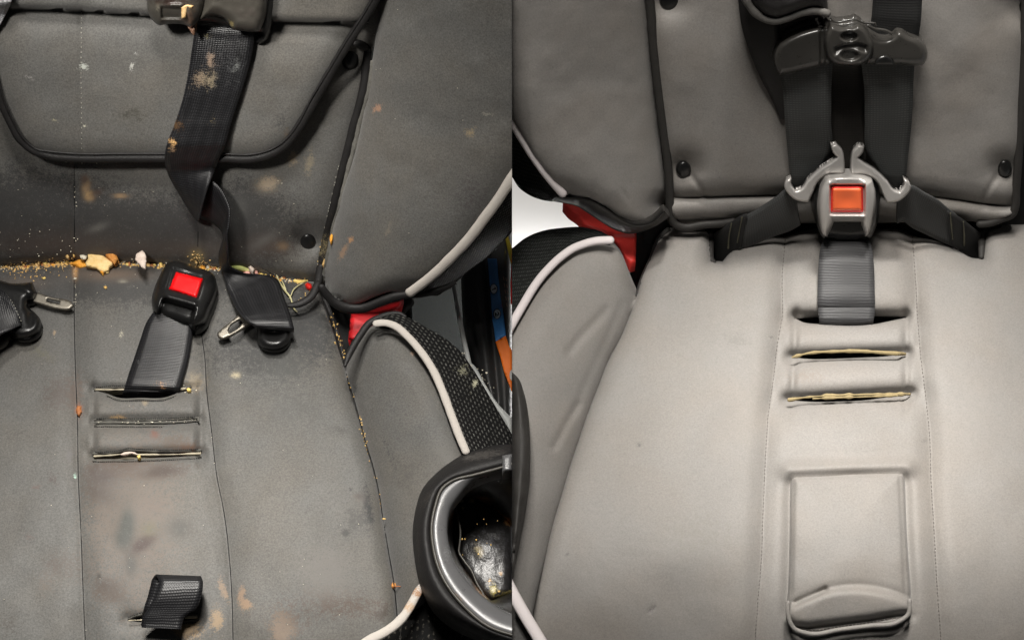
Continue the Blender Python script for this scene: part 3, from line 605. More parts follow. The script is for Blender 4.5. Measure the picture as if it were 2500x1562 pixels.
def snap(x, y, r, par, side, mat, lift=.001, ry=None):
    ry = ry or r; p = [(x + r * math.cos(a), y + ry * math.sin(a)) for a in np.linspace(0, 2*math.pi, 22)[:-1]]
    pl = LB if side == 'L' else RB; z = S([(x, y)], side)[0]; h0 = (z - pl.p) @ pl.n
    return panel('snap_button', p, lambda q, d: h0 + lift + .004 + puff(d, .0042, r * .95), pl, mat, par, side, step=2.5, sk=.004)
snap(750, 591, 21, seatL, 'L', m_plas, ry=22.5); snap(854, 145, 22, seatL, 'L', m_plas, ry=27)

stitches('stitching', [(199, 30), (198, 200), (200, 374)], m_thrL, seatL, 'L', pitch=12.5, ln=3, r=1.3, skip=.1, lift=.0)
stitches('stitching', [(200, 26), (198, 160), (200, 374)], m_hole, seatL, 'L', pitch=12.5, ln=4, r=1.6, lift=-.0004)
for s in (SEAM1[1:], SEAM2, SEAM3[3:-2]):
    stitches('stitching', s, m_thrD, seatL, 'L', pitch=5.5, ln=4, r=1.1, lift=-.0004)
for s in (SEAM1[1:], SEAM2, SEAM3[4:-1]): tube('seam_line', s, 1.15, m_hole, seatL, lift=.0002, wob=.15, ns=6)
for s in ([(181, 395), (182, 640)], [(484, 545), (482, 648)]): tube('seam_line', s, 1.1, m_hole, seatL, lift=.0002, wob=.15, ns=6)
stitches('stitching', [(182, 400), (182, 640)], m_thrD, seatL, 'L', pitch=7, ln=4, r=1.0, lift=-.0004)
stitches('stitching', [(484, 545), (482, 648)], m_thrD, seatL, 'L', pitch=7, ln=4, r=1.0, lift=-.0004)
stitches('stitching', [(827, 405), (811, 475), (794, 548), (782, 610), (773, 660), (768, 690)], m_thrL, seatL, 'L', pitch=7, ln=3.4, r=1.1, skip=.35, lift=.001)

# cup holder
RO = [(1330, 1105), (1262, 1128), (1214, 1143), (1150, 1160), (1105, 1172), (1080, 1190), (1061, 1238), (1053, 1285), (1058, 1341), (1072, 1391), (1100, 1441), (1136, 1483), (1192, 1528), (1250, 1549), (1330, 1565)]
RI = [(1330, 1140), (1262, 1146), (1226, 1151), (1184, 1162), (1145, 1182), (1122, 1207), (1100, 1240), (1092, 1280), (1094, 1319), (1106, 1363), (1131, 1405), (1164, 1441), (1200, 1472), (1250, 1500), (1330, 1525)]
CO = [(1330, 1070), (1262, 1083), (1202, 1087), (1144, 1099), (1100, 1124), (1059, 1160), (1030, 1196), (1014, 1246), (1007, 1307), (1013, 1365), (1028, 1425), (1056, 1478), (1100, 1518), (1160, 1548), (1225, 1575), (1330, 1600)]
BO = [(1330, 1360), (1250, 1280), (1206, 1238), (1161, 1214), (1138, 1212), (1120, 1222), (1108, 1245), (1106, 1290), (1108, 1325), (1122, 1370), (1145, 1405), (1170, 1440), (1200, 1466), (1240, 1450), (1330, 1420)]
cup = strip('cup_holder', CO, RO, [.020, .02, .026, .03, .02, .02], .046, LC, m_bindL, seatL, na=12, n=90, crown=.010, prof=lambda a: a ** .6, st=[(1180, 1110, 60, 12, -10, (.07, .065, .06), .7), (1040, 1220, 14, 30, 30, (.05, .045, .04), .5), (1020, 1340, 6, 40, 0, (.04, .035, .03), .5)])
strip('cup_rim', RO, RI, .049, .045, LC, m_rim, cup, na=10, n=90, crown=.003, st=[(1066, 1380, 8, 24, -20, (.2, .11, .06), .8), (1120, 1462, 6, 20, -40, (.3, .2, .12), .6), (1090, 1350, 10, 30, 0, (.24, .24, .24), .4), (1080, 1230, 8, 30, 20, (.2, .2, .2), .5)])
tube('rim_edge', [(a + 1, b + 1) for a, b in RO], 3.5, m_plasD, cup, pl=LC, h=.051, wob=.1)
strip('cup_wall', RI, BO, .040, -.030, LC, m_plas, cup, na=14, n=90, st=[(1225, 1262, 40, 9, 40, (.5, .26, .1), .85), (1180, 1218, 30, 8, 8, (.4, .22, .1), .6), (1108, 1255, 8, 30, 10, (.45, .22, .08), .7), (1115, 1300, 8, 40, 0, (.3, .14, .06), .7), (1150, 1395, 12, 40, -35, (.35, .2, .1), .7), (1175, 1440, 12, 24, -35, (.55, .3, .14), .8)])
def h_gunk(p, d):
    n = vnoise(p, 26, 21) * .4 + vnoise(p, 12, 22) * .15 + vnoise(p, 60, 23)
    return -.030 + .0011 * n + puff(d, .006, 22) + .004 * G(p, 1190, 1330, 60)
panel('cup_bottom', BO, h_gunk, LC, m_gunkw, cup, step=4, sk=.004, st=[(1170, 1345, 8, 14, -30, (.75, .6, .3), .95), (1240, 1455, 30, 12, -20, (.5, .42, .14), .8), (1128, 1222, 6, 5, 0, (.8, .7, .5), .9), (1152, 1220, 8, 7, 0, (.75, .6, .35), .9), (1195, 1335, 60, 50, 30, (.10, .10, .11), .4), (1130, 1240, 5, 7, 0, (.7, .55, .2), .6), (1205, 1440, 10, 16, 0, (.45, .38, .12), .7), (1222, 1400, 5, 7, 0, (.5, .3, .12), .7), (1195, 1418, 4, 7, 0, (.6, .35, .12), .8), (1238, 1275, 14, 6, 45, (.6, .32, .12), .8)])
tube('cup_flap_edge', [(1108, 1229), (1117, 1260), (1124, 1296), (1122, 1330), (1120, 1344), (1134, 1370), (1150, 1391), (1165, 1425), (1180, 1450), (1187, 1468)], 2.2, m_plasD, cup, pl=LC, h=.004)
panel('cup_tab', [(1226, 1112), (1262, 1106), (1262, 1142), (1242, 1150), (1226, 1152)], lambda p, d: .054 + puff(d, .003, 6), LC, m_rim, cup, step=4, sk=.012)
panel('bolster_lower_mesh', [(1020, 1420), (1060, 1440), (1110, 1490), (1175, 1530), (1135, 1562), (1120, 1620), (850, 1620), (905, 1566), (970, 1522), (1000, 1480)], lambda p, d: -.012 + .012 * np.exp(-ld(p, [(902, 1562), (970, 1522), (1030, 1430)]) / 50), LC, m_netL2, seatL, step=9, sk=.03)
tube('lower_piping', [(860, 1592, 11), (902, 1562, 11), (933, 1547, 11), (969, 1522, 10.5), (991, 1497, 10.5), (1008, 1468, 10.5), (1022, 1442, 9), (1032, 1424, 5)], 10, m_pipeL, seatL, pl=LC, h=.016, flat=.6, wob=.08, st=[(1012, 1448, 16, 10, -40, (.35, .17, .07), .9), (1000, 1485, 8, 14, 20, (.5, .33, .2), .6)])

# ------------------------------------------------------------------ left: what lies on the soiled seat
# crotch buckle
bk = thing('crotch_buckle', 'black buckle with a plain red button lying on crumb-strewn charcoal fabric', 'buckle', S([(440, 720)], 'L')[0], 'crotch buckles of the two seats')
bz = float(((S([(440, 720)], 'L')[0] - LC.p) @ LC.n))
BO_ = [(407, 644), (392, 668), (378, 700), (370, 735), (374, 757), (388, 772), (420, 785), (455, 796), (478, 796), (497, 784), (512, 752), (522, 728), (529, 694), (521, 669), (497, 657), (471, 651), (446, 641), (421, 638)]
def h_bk(p, d):
    h = bz + .026 + puff(d, .015, 42)
    cx_, cy_ = p[:, 0] - 452, p[:, 1] - 690; a = math.radians(16); u = cx_*math.cos(a) + cy_*math.sin(a); v = -cx_*math.sin(a) + cy_*math.cos(a)
    rec = (1 - step_(np.abs(u), 36, 44)) * (1 - step_(np.abs(v), 24, 31)); h -= .0022 * rec
    h -= .010 * step_(v, 46, 62) * (1 - step_(np.abs(u - 0), 36, 46))
    h += .0018 * np.exp(-((v + 44) / 6) ** 2) * (1 - step_(np.abs(u), 30, 46)) + .0015 * np.exp(-((v - 42) / 6) ** 2) * (1 - step_(np.abs(u), 36, 48))
    return h
panel('buckle_shell', BO_, h_bk, LC, m_plas, bk, step=3, sk=.014, closed=True)
panel('release_button', [(430, 663), (495, 680), (480, 727), (412, 705)], lambda p, d: bz + .0265 + puff(d, .0018, 6), LC, m_redL, bk, step=3, sk=.005, smooth_poly=False)
ribbon('buckle_strap', [(400, 738, 470, 757, 17, 17), (386, 748, 470, 766, 16, 15), (372, 765, 468, 775, 12, 11), (357, 789, 470, 803, 8, 8), (344, 826, 467, 836, 5, 5), (328, 874, 459, 882, 4, 4), (314, 915, 448, 922, 4, 4), (303, 950, 438, 953, 2, 2), (299, 962, 434, 962, -6, -6), (299, 972, 433, 972, -16, -16)], m_webL, bk, crown=1.0, st=[(395, 938, 9, 9, 0, (.45, .22, .09), .9), (345, 855, 8, 4, 0, (.15, .12, .06), .5), (340, 885, 4, 4, 40, (.6, .6, .6), .5)])

# main harness strap with its twisted end and tongue
hs = thing('harness_strap', 'black twisted strap with dirty patches hanging from the grimy chest clip to the crease', 'harness strap', S([(480, 300)], 'L')[0], 'harness straps of the soiled seat')
HS_A = [(484, 40, 624, 52, 10, 10), (479, 62, 622, 74, 9, 9), (474, 85, 620, 95, 8, 8), (463, 159, 611, 150, 7, 7), (447, 238, 590, 222, 7, 7), (426, 304, 563, 304, 7, 7), (408, 350, 549, 357, 10, 10), (402, 388, 532, 394, 14, 15), (411, 425, 524, 416, 12, 16), (436, 470, 510, 452, 9, 22), (462, 512, 497, 496, 7, 24), (482, 541, 487, 536, 3, 22)]
HS_B = [(488, 531, 508, 438, 3, 11), (498, 535, 522, 444, 3, 14), (512, 541, 540, 462, 3, 17), (527, 550, 553, 487, 4, 21), (540, 562, 561, 515, 5, 26), (546, 575, 559, 545, 6, 30), (543, 592, 554, 572, 7, 33), (537, 612, 556, 600, 8, 34), (535, 632, 558, 628, 9, 34), (539, 650, 560, 648, 10, 31), (545, 672, 592, 665, 11, 26), (553, 698, 636, 670, 12, 19), (563, 722, 672, 679, 13, 14), (580, 757, 694, 727, 22, 20), (598, 780, 709, 770, 29, 27), (612, 791, 716, 794, 29, 27), (622, 797, 718, 806, 25, 22), (628, 799, 717, 809, 18, 15)]
ribbon('strap_webbing', [HS_A, HS_B], m_webL, hs, crown=.6, na=10, smooth_d=15, st=[(517, 145, 8, 18, -5, (.34, .24, .17), .85), (490, 190, 14, 20, 25, (.25, .19, .13), .8), (515, 195, 10, 22, 5, (.28, .23, .15), .75), (503, 84, 6, 7, 0, (.4, .34, .15), .7), (432, 305, 14, 16, 0, (.10, .055, .025), .7), (420, 345, 8, 9, 0, (.8, .48, .2), .95), (418, 362, 6, 7, 0, (.5, .33, .2), .8), (518, 290, 8, 10, 10, (.22, .18, .1), .5), (580, 165, 8, 20, 5, (.22, .23, .22), .5), (560, 120, 60, 90, 0, (.06, .06, .062), .3)])
def plate(name, pts, h, mat, par, pl=LC, hole=None, side='L', th=.0022):
    return panel(name, pts, lambda p, d: h(p) + puff(d, .0006, 4) if callable(h) else h + puff(d, .0006, 4), pl, mat, par, side, step=3.5, sk=th, closed=True, holes=[hole] if hole else [])
plate('tongue_plate', [(606, 760), (612, 790), (577, 811), (556, 822), (540, 826), (531, 820), (530, 813), (540, 803), (566, 783), (588, 764)], .010, m_metal, hs, hole=[(556, 805), (563, 792), (586, 777), (594, 786), (582, 800), (562, 813)])
panel('tongue_grip', [(632, 790), (627, 812), (628, 830), (637, 844), (664, 853), (692, 847), (708, 826), (712, 805), (705, 785), (660, 775)], lambda p, d: .014 + puff(d, .009, 22) - .006 * G(p, 668, 812, 26, 14), LC, m_plas, hs, step=3, sk=.007, closed=True)
stitches('strap_stitching', [(640, 655), (668, 672), (690, 722)], m_thrD, hs, 'L', pitch=7, ln=4, r=1)

# second tongue at the left edge
h2 = thing('harness_strap', 'black strap end with metal tongue pointing right at the left edge of the soiled seat', 'harness strap', S([(40, 740)], 'L')[0], 'harness straps of the soiled seat')
z2 = .006
plate('tongue_plate', [(84, 712), (130, 726), (171, 736), (180, 744), (172, 752), (140, 753), (106, 744), (76, 734)], z2 + .004, m_metal, h2, hole=[(114, 727), (146, 734), (145, 742), (113, 736)])
def h_t2(p, d): return z2 + .014 + puff(d, .009, 20) + .002 * G(p, 60, 705, 30, 8, 20) - .004 * G(p, 76, 770, 10, 22)
panel('tongue_grip', [(-60, 680), (0, 684), (25, 691), (52, 691), (79, 688), (83, 700), (90, 713), (82, 730), (68, 733), (68, 750), (86, 764), (99, 781), (97, 800), (84, 815), (62, 823), (38, 821), (20, 810), (-60, 800)], h_t2, LC, m_plas, h2, step=3.5, sk=.010, closed=True)
ribbon('strap_webbing', [(-60, 700, -60, 900, 35, 35), (-30, 702, -50, 860, 36, 36), (3, 706, -20, 835, 36, 36), (24, 728, 0, 818, 36, 34), (42, 758, 26, 806, 34, 31), (54, 786, 52, 793, 29, 27)], m_webL, h2, pl=None, crown=2)
tube('strap_loop', [(-30, 850, 10), (-8, 845, 12), (8, 836, 12), (16, 822, 10)], 10, m_plasD, h2, pl=LC, h=.006)
stitches('strap_stitching', [(10, 712), (28, 735), (46, 772), (54, 790)], m_thrL, h2, 'L', pitch=8, ln=3, r=1.1, lift=.0365)

# chest clip
cc = thing('chest_clip', 'black chest clip caked with dried food across the grimy strap', 'chest clip', P([(500, 20)], .03, LB)[0], 'chest clips of the two seats')
def h_cb(p, d):
    h = .050 + puff(d, .017, 46)
    r = (1 - step_(np.abs(p[:, 0] - 418), 22, 28)) * (1 - step_(np.abs(p[:, 1] - 31), 11, 17)); h -= .004 * r
    return h + .0025 * np.exp(-((p[:, 1] - 12 - ((p[:, 0] - 428) / 40) ** 2 * 6) / 4) ** 2) * (1 - step_(np.abs(p[:, 0] - 428), 12, 22)) + .0004 * vnoise(p, 12, 31)
panel('clip_button', [(350, -80), (358, 0), (363, 34), (374, 51), (389, 62), (408, 59), (426, 58), (452, 61), (466, 68), (475, 62), (486, 48), (496, 30), (501, 0), (505, -80)], h_cb, LB, m_plasD, cc, step=3, sk=.016, closed=True, st=[(460, 45, 14, 22, 20, (.16, .10, .07), .8), (420, 5, 60, 10, 0, (.03, .015, .012), .7), (385, 20, 6, 10, 0, (.2, .18, .14), .5), (470, 20, 14, 10, 0, (.12, .09, .06), .6)])
panel('clip_plate', [(470, 58), (520, 60), (574, 74), (634, 84), (622, 104), (631, 109), (647, 102), (660, 79), (668, 44), (669, -80), (470, -80)], lambda p, d: .026 + puff(d, .010, 26), LB, m_plas, cc, step=4, sk=.012, closed=True)
panel('clip_face', [(494, -80), (494, 20), (484, 52), (503, 43), (518, 39), (533, 40), (546, 46), (560, 60), (568, 71), (588, 75), (618, 78), (634, 76), (645, 50), (650, 15), (650, -80)], lambda p, d: .046 + puff(d, .012, 26) + .0003 * vnoise(p, 14, 33), LB, m_plasD, cc, step=3.5, sk=.014, closed=True, st=[(565, 58, 5, 9, -30, (.45, .36, .15), .8), (600, 30, 50, 30, 0, (.07, .06, .052), .5)])
gk = panel('dried_food', [(442, 15), (457, 10), (472, 14), (468, 22), (458, 19), (453, 44), (443, 46)], lambda p, d: .0505 + puff(d, .0015, 5), LB, f_gunk, None, step=2.5, sk=.005); tag(gk, 'tan dried food crust stuck beside the button of the grimy chest clip', 'dried food')
gk = panel('dried_food', [(372, -20), (378, 0), (388, 3), (398, -2), (396, -20)], lambda p, d: .047 + puff(d, .0015, 5), LB, f_gunk, None, step=2.5, sk=.005); tag(gk, 'small tan dried food smear at the top edge of the grimy chest clip', 'dried food')
gk = panel('dried_food', [(458, 66), (468, 70), (477, 62), (476, 84), (472, 87), (466, 78)], lambda p, d: .034 + puff(d, .0015, 5), LB, m_gunkb, None, step=2.5, sk=.010); tag(gk, 'brown dried drip hanging under the grimy chest clip', 'dried food')

# grey shoulder strap corner and the adjuster loop
gs = ribbon('shoulder_strap', [(-70, -60, 40, -60, 9, 9), (-60, -20, 32, -14, 9, 9), (-60, 40, 22, 18, 9, 9), (-60, 110, -2, 62, 8, 8), (-60, 160, -30, 100, 7, 7)], m_webG, None, crown=1); tag(gs, 'pale grey webbing corner at the very top left of the soiled seat', 'shoulder strap')
ad = ribbon('adjuster_strap', [(346, 1532, 442, 1536, 9, 9), (346, 1522, 444, 1526, 10, 10), (348, 1510, 449, 1508, 12, 12), (360, 1488, 478, 1486, 15, 15), (374, 1462, 491, 1455, 19, 19), (385, 1436, 495, 1430, 21, 21), (387, 1414, 494, 1416, 20, 20), (381, 1405, 489, 1409, 17, 17), (374, 1410, 482, 1414, 14, 14), (368, 1430, 474, 1434, 11, 11), (360, 1460, 464, 1464, 7, 7), (350, 1490, 452, 1492, 3, 3), (345, 1508, 448, 1508, -6, -6)], m_webL2, None, pl=LC, th=.002); tag(ad, 'short black webbing loop sticking out of the slot at the front of the soiled seat', 'adjuster strap')

# food in and about the crease
def bit(name, pts, mat, label, cat_, lift=.004, dome=.004, thick=.004, side='L', bend=0, group=None, rough_=.0011, crisp=False):
    pts = np.array(pts, float); c = pts.mean(0); base = S([c], side)[0]; h0 = (base - LC.p) @ LC.n
    o = panel(name, pts, lambda p, d: h0 + lift + dome + puff(d, dome * .6, 9) + rough_ * vnoise(p, 7, int(c[0])) + bend * (p[:, 1] - c[1]), LC, mat, None, side, step=2.5, sk=thick, closed=True, sharp=24, smooth_poly=not crisp)
    return tag(o, label, cat_, group)
z3 = lambda X, Y: (X / 3.78, Y / 3.78 + 380)
bit('chip', [z3(960, 900), z3(1000, 878), z3(1050, 890), z3(1082, 930), z3(1094, 960), z3(1060, 1000), z3(1040, 985), z3(990, 940)], f_brown, 'toasted orange-brown chip behind the star-shaped chip in the crease', 'chip', .001)
bit('chip', [z3(658, 992), z3(700, 968), z3(750, 950), z3(800, 985), z3(800, 1022), z3(745, 1042), z3(700, 1022)], f_orange, 'bright orange chip left of the star-shaped chip in the crease', 'chip', .002)
bit('chip', [z3(1040, 960), z3(1098, 945), z3(1085, 985), z3(1060, 1028), z3(1042, 1020)], f_orange, 'small orange chip sliver right of the star-shaped chip', 'chip', .002)
bit('chip', [z3(905, 1050), z3(985, 1060), z3(962, 1075), z3(948, 1096), z3(930, 1080)], f_orange, 'orange chip corner poking out below the star-shaped chip', 'chip', .001)
bit('chip', [z3(808, 890), z3(830, 876), z3(860, 882), z3(890, 905), z3(940, 912), z3(985, 945), z3(1046, 985), z3(1035, 1010), z3(1010, 1025), z3(1000, 1062), z3(965, 1072), z3(920, 1062), z3(885, 1035), z3(840, 1028), z3(795, 1015), z3(788, 985), z3(812, 950)], f_cream, 'large star-shaped pale yellow chip on top of the pile in the crease', 'chip', .009, .0022, .003, bend=-.00004, rough_=.0006)
bit('chip', [z3(1248, 955), z3(1258, 905), z3(1285, 888), z3(1312, 872), z3(1334, 892), z3(1350, 930), z3(1346, 985), z3(1340, 1042), z3(1312, 1030), z3(1276, 992)], f_white, 'whitish chip standing upright in the crease left of the black buckle', 'chip', .013, .002, .003, crisp=True, rough_=.0005)
bit('chip', [z3(735, 918), z3(768, 905), z3(800, 925), z3(790, 948), z3(745, 945)], f_dust, 'tiny pale chip fragment at the top left of the chip pile', 'chip', .001, .002, .003)
def strand(name, pts, r, mat, label, cat_, lift=.003): return tag(tube(name, pts, r, mat, None, lift=lift, wob=.3, sp=4, ns=8), label, cat_)
strand('peel', [(556, 655, 4), (572, 653, 6), (590, 655, 6.5), (606, 661, 6), (618, 668, 3)], 5, f_green, 'pale green peel curling out behind the twisted strap in the crease', 'peel', .004)
bit('sweet', [(592, 664), (606, 655), (612, 660), (628, 660), (632, 672), (610, 674), (594, 672)], f_pink, 'pink sweet fragment in the crease behind the twisted strap', 'sweet', .003)
bit('sweet', [(606, 652), (612, 648), (622, 656), (618, 664), (610, 662)], f_white, 'small whitish sweet fragment standing on the pink one in the crease', 'sweet', .005)
bit('sweet', [(744, 694), (750, 689), (760, 693), (762, 702), (756, 707), (748, 703)], f_red, 'shiny red sweet at the right end of the crease beside the binding', 'sweet', .004, .004)
strand('crust', [(719, 685, 4), (730, 688, 4.5), (742, 687, 4), (750, 686, 3)], 4, f_yel, 'short yellow crust lying along the right end of the crease', 'crust')
strand('straw', [(675, 672, 1.5), (684, 690, 2), (698, 712, 2.2), (708, 724, 2), (714, 742, 2), (720, 758, 1.3)], 2, f_straw, 'long dry straw strand beside the twisted strap at the right of the crease', 'straw', .004)
strand('straw', [(740, 690, 1.2), (727, 698, 1.5), (716, 708, 1.6), (710, 722, 1.6), (706, 728, 1)], 1.5, f_straw, 'thin dry straw strand reaching toward the red sweet', 'straw', .004)
strand('straw', [(688, 684, 1.3), (694, 698, 1.6), (700, 716, 1.2)], 1.5, f_straw, 'shortest dry straw strand crossing the long one', 'straw', .005)
strand('straw', [(706, 752, 1.5), (714, 750, 2), (720, 756, 2), (726, 762, 1)], 1.5, f_straw, 'curled straw end at the foot of the long straw strand', 'straw', .003)
bit('crumb', [(805, 586), (806, 575), (810, 570), (813, 575), (811, 587), (807, 593)], f_orange, 'bright orange sliver stuck against the seam of the side wing', 'crumb', .004)
bit('crumb', [(786, 646), (790, 635), (796, 628), (796, 640), (791, 650)], f_tan, 'tan flake wedged at the bottom of the side wing seam', 'crumb', .004)
bit('crumb', [(955, 1428), (959, 1422), (966, 1423), (969, 1430), (964, 1437), (957, 1436)], f_brown, 'round brown pellet on the outer cushion seam near the cup holder', 'crumb', .002, .004)
bit('crumb', [(1003, 1452), (1010, 1443), (1022, 1441), (1026, 1448), (1014, 1458), (1004, 1462), (998, 1462)], f_dark, 'rusty brown flake stuck on the soiled white piping below the cup holder', 'crumb', .004, .002)
bit('crumb', [(185, 1000), (189, 990), (198, 992), (199, 1005), (193, 1017), (188, 1012)], f_dark, 'rusty red flake on the left cushion seam beside the strap slots', 'crumb', .001, .002, .002)
bit('crumb', [(455, 950), (460, 946), (466, 949), (465, 955), (458, 956)], f_yel, 'bright yellow crumb at the right end of the uppermost strap slot', 'crumb', .003, .002)
bit('crumb', [(334, 1113), (341, 1110), (343, 1116), (338, 1121)], f_yel, 'bright yellow crumb in the lowest of the three strap slots', 'crumb', .004, .002)
bit('peel', [(294, 1109), (302, 1104), (318, 1102), (330, 1104), (336, 1110), (318, 1108), (304, 1111)], f_white, 'pale curled peel sticking out of the lowest strap slot', 'peel', .004, .002, .002)
strand('twig', [(964, 1432, 1.2), (972, 1431, 1.2), (978, 1432, .8)], 1, f_dark, 'tiny dark twig beside the round brown pellet on the seam', 'twig', .001)

# crumbs one could pick up
mats = [f_tan, f_tan2, f_dust, f_tan, f_yel, f_orange, f_dark, f_tan2]
CN = {f_tan.name: 'tan', f_tan2.name: 'golden', f_dust.name: 'pale', f_yel.name: 'yellow', f_orange.name: 'orange', f_dark.name: 'rust brown', f_cream.name: 'cream', f_brown.name: 'brown'}
def crumb(x, y, r, i, mat):
    V, Fc = blob(r * PXM, i, .7, 1); z = S([(x, y)], 'L', r * PXM * .4)[0]
    o = build('crumb', V + z, Fc, mat); return tag(o, 'small %s crumb in the crease %s' % (CN[mat.name], 'left of the chip pile' if x < 180 else 'between the chip pile and the black buckle' if x < 410 else 'behind the black buckle' if x < 540 else 'right of the twisted strap'), 'crumb', 'crumbs in the crease')
k = 0
for i in range(92):
    x = rng.choice([rng.uniform(0, 180), rng.uniform(90, 190), rng.uniform(280, 400), rng.uniform(440, 530), rng.uniform(560, 750)])
    y = np.interp(x, cx, cy) + 4 + rng.normal(0, 2.4); crumb(x, y, rng.uniform(3.2, 6.5), i, mats[rng.integers(len(mats))])
for x, y, r in [(58, 644, 8), (62, 646, 5), (95, 640, 7), (110, 645, 8), (165, 626, 6), (180, 624, 6), (300, 640, 7), (360, 645, 7), (376, 647, 6), (480, 640, 6), (492, 655, 7), (508, 650, 6), (90, 675, 4), (107, 679, 5), (36, 660, 6), (258, 702, 4)]:
    k += 1; crumb(x, y, r, 200 + k, mats[k % 5])
# crumb dust nobody could count, one mesh per colour
def dust(name, P_, mat, label):
    V, Fc, o = [], [], 0; W = S([(x, y) for x, y, r in P_], 'L', .0004)
    for j, ((x, y, r), z) in enumerate(zip(P_, W)):
        v, f = blob(r * PXM, j, .7, 0 if False else 1); V.append(v + z); Fc += [tuple(a + o for a in q) for q in f]; o += len(v)
    tag(build(name, np.vstack(V), Fc, mat), label, 'crumbs', None, 'stuff')
def along(line, n, s, r0, r1, jx=0):
    c = cat(line, 3)[:, :2]; q = c[rng.integers(len(c), size=n)] + rng.normal(0, s, (n, 2)); return [(a, b, rng.uniform(r0, r1)) for a, b in q]
def scat(x0, x1, y0, y1, n, r0, r1): return [(rng.uniform(x0, x1), rng.uniform(y0, y1), rng.uniform(r0, r1)) for _ in range(n)]
cr = [(a, b + 4) for a, b in CREASE[1:-1]]
dust('crumbs', along(cr, 330, 2.8, 1.2, 3.0) + along(cr[:4], 150, 6, 1.2, 3.0) + along([(30, 665), (180, 655)], 60, 12, .9, 2) + along([(470, 630), (500, 650)], 60, 8, 1, 2.2), f_tan, 'fine tan crumb dust filling the crease of the soiled seat')
dust('crumbs', along(cr, 150, 3.5, 1, 2.6) + scat(0, 180, 560, 640, 30, .7, 1.5) + scat(0, 700, 660, 715, 34, .7, 1.4) + along([(181, 640), (184, 700), (183, 760)], 30, 1.5, .8, 1.6) + along([(182, 420), (184, 620)], 8, 2, 1, 1.8), f_dust, 'pale crumb dust sprinkled around the crease of the soiled seat')
dust('crumbs', along(cr, 110, 3, 1.2, 2.8) + along(SEAM3[4:9], 40, 2.5, 1, 2.4) + along(SEAM3[9:12], 8, 2, 1, 2.6) + along([(806, 770), (822, 820), (842, 880)], 70, 5, 1, 2.4) + along([(792, 580), (780, 650), (770, 690)], 60, 3, 1, 2.2) + along([(735, 738), (765, 712)], 24, 5, 1, 2.2), f_tan2, 'golden crumb dust along the side seams of the soiled seat')
dust('crumbs', scat(0, 900, 760, 1560, 46, .5, 1.1) + scat(20, 760, 420, 640, 30, .5, 1.1) + scat(900, 1240, 20, 600, 8, .5, 1.0) + along([(1110, 860), (1210, 950)], 26, 10, 1, 2) + along([(440, 944), (470, 955)], 16, 4, 1, 2) + along([(230, 1031), (290, 1030), (480, 1026)], 40, 3, .8, 1.6) + along([(118, 382), (200, 395), (270, 394)], 14, 3, 1, 2.2), f_dust, 'pale specks scattered over the soiled fabric')
dust('crumbs', [(1120 + 100 * rng.random(), 1225 + 230 * rng.random(), rng.uniform(1, 2.4)) for _ in range(14)], f_tan2, 'golden specks in the sticky cup holder')

# behind the soiled seat
HB = -.085
sh = thing('seat_shell', 'dark plastic shell with blue and orange number stickers standing behind the soiled seat', 'seat shell', P([(1200, 800)], HB, LC)[0])
panel('shell_panel', [(1125, 560), (1275, 500), (1275, 1120), (1215, 1010), (1150, 880), (1130, 760)], lambda p, d: HB + puff(d, .012, 20) + .004 * np.exp(-((p[:, 0] - (1165 + (p[:, 1] - 700) * .12)) / 12) ** 2) - .004 * np.exp(-((p[:, 0] - (1192 + (p[:, 1] - 700) * .09)) / 8) ** 2), LC, m_shellD, sh, step=6, sk=.12)
blue = panel('blue_sticker', [(1190, 631), (1213, 631), (1217, 680), (1222, 724), (1230, 775), (1235, 818), (1210, 833), (1206, 800), (1202, 780), (1196, 700)], HB + .006, LC, m_blue, sh, step=5, sk=.001, smooth_poly=False)
panel('orange_sticker', [(1210, 834), (1235, 819), (1243, 845), (1275, 890), (1275, 1000), (1250, 956), (1231, 908), (1221, 868)], HB + .006, LC, m_orange, sh, step=5, sk=.001, smooth_poly=False)
for (x, y, dg) in ((1205.5, 705, [(-3, -4), (1, -6), (1, 6)]), (1213.5, 766, [(-4, -3), (-1, -6), (3, -4), (2, 0), (-4, 6), (4, 6)])):
    o = panel('number_disc', [(x + 8.5 * math.cos(a), y + 12 * math.sin(a)) for a in np.linspace(0, 2 * math.pi, 17)[:-1]], HB + .0068, LC, m_pale, blue, step=3, sk=.001)
    a = math.radians(78); c_, s_ = math.cos(a), math.sin(a)
    tube('digit', [(x + (u * c_ - v * s_) * .72, y + (u * s_ + v * c_) * .95) for u, v in dg], 1.2, m_hole, blue, pl=LC, h=HB + .0074, ns=6, sp=2)
    tube('disc_outline', [(x + 8.5 * math.cos(q), y + 12 * math.sin(q)) for q in np.linspace(0, 2 * math.pi, 20)], .9, m_hole, blue, pl=LC, h=HB + .007, ns=6, sp=3)
panel('white_disc', [(1244, 915), (1247, 904), (1255, 900), (1275, 915), (1255, 930), (1247, 926)], HB + .0075, LC, m_trim, sh, step=4, sk=.001)
panel('red_sticker', [(1246, 690), (1249, 620), (1270, 600), (1270, 750), (1247, 740)], HB + .007, LC, m_redL, sh, step=4, sk=.001, smooth_poly=False)
panel('yellow_sticker', [(1233, 578), (1240, 575), (1262, 640), (1262, 690), (1246, 640)], HB + .007, LC, m_yel, sh, step=4, sk=.001, smooth_poly=False)
for i in range(9): tube('fine_print', [(1229 + i % 2 * 5 + i * .9, 676 + i * 8 - (i % 2) * 6), (1231 + i % 2 * 5 + i * .9, 684 + i * 8 - (i % 2) * 6)], .8, m_gunkb, sh, pl=LC, h=HB + .006, ns=5, sp=4)
tr = thing('trim_rail', 'pale grey trim rail slanting down behind the black mesh of the soiled seat', 'trim rail', P([(1130, 800)], -.05, LC)[0])
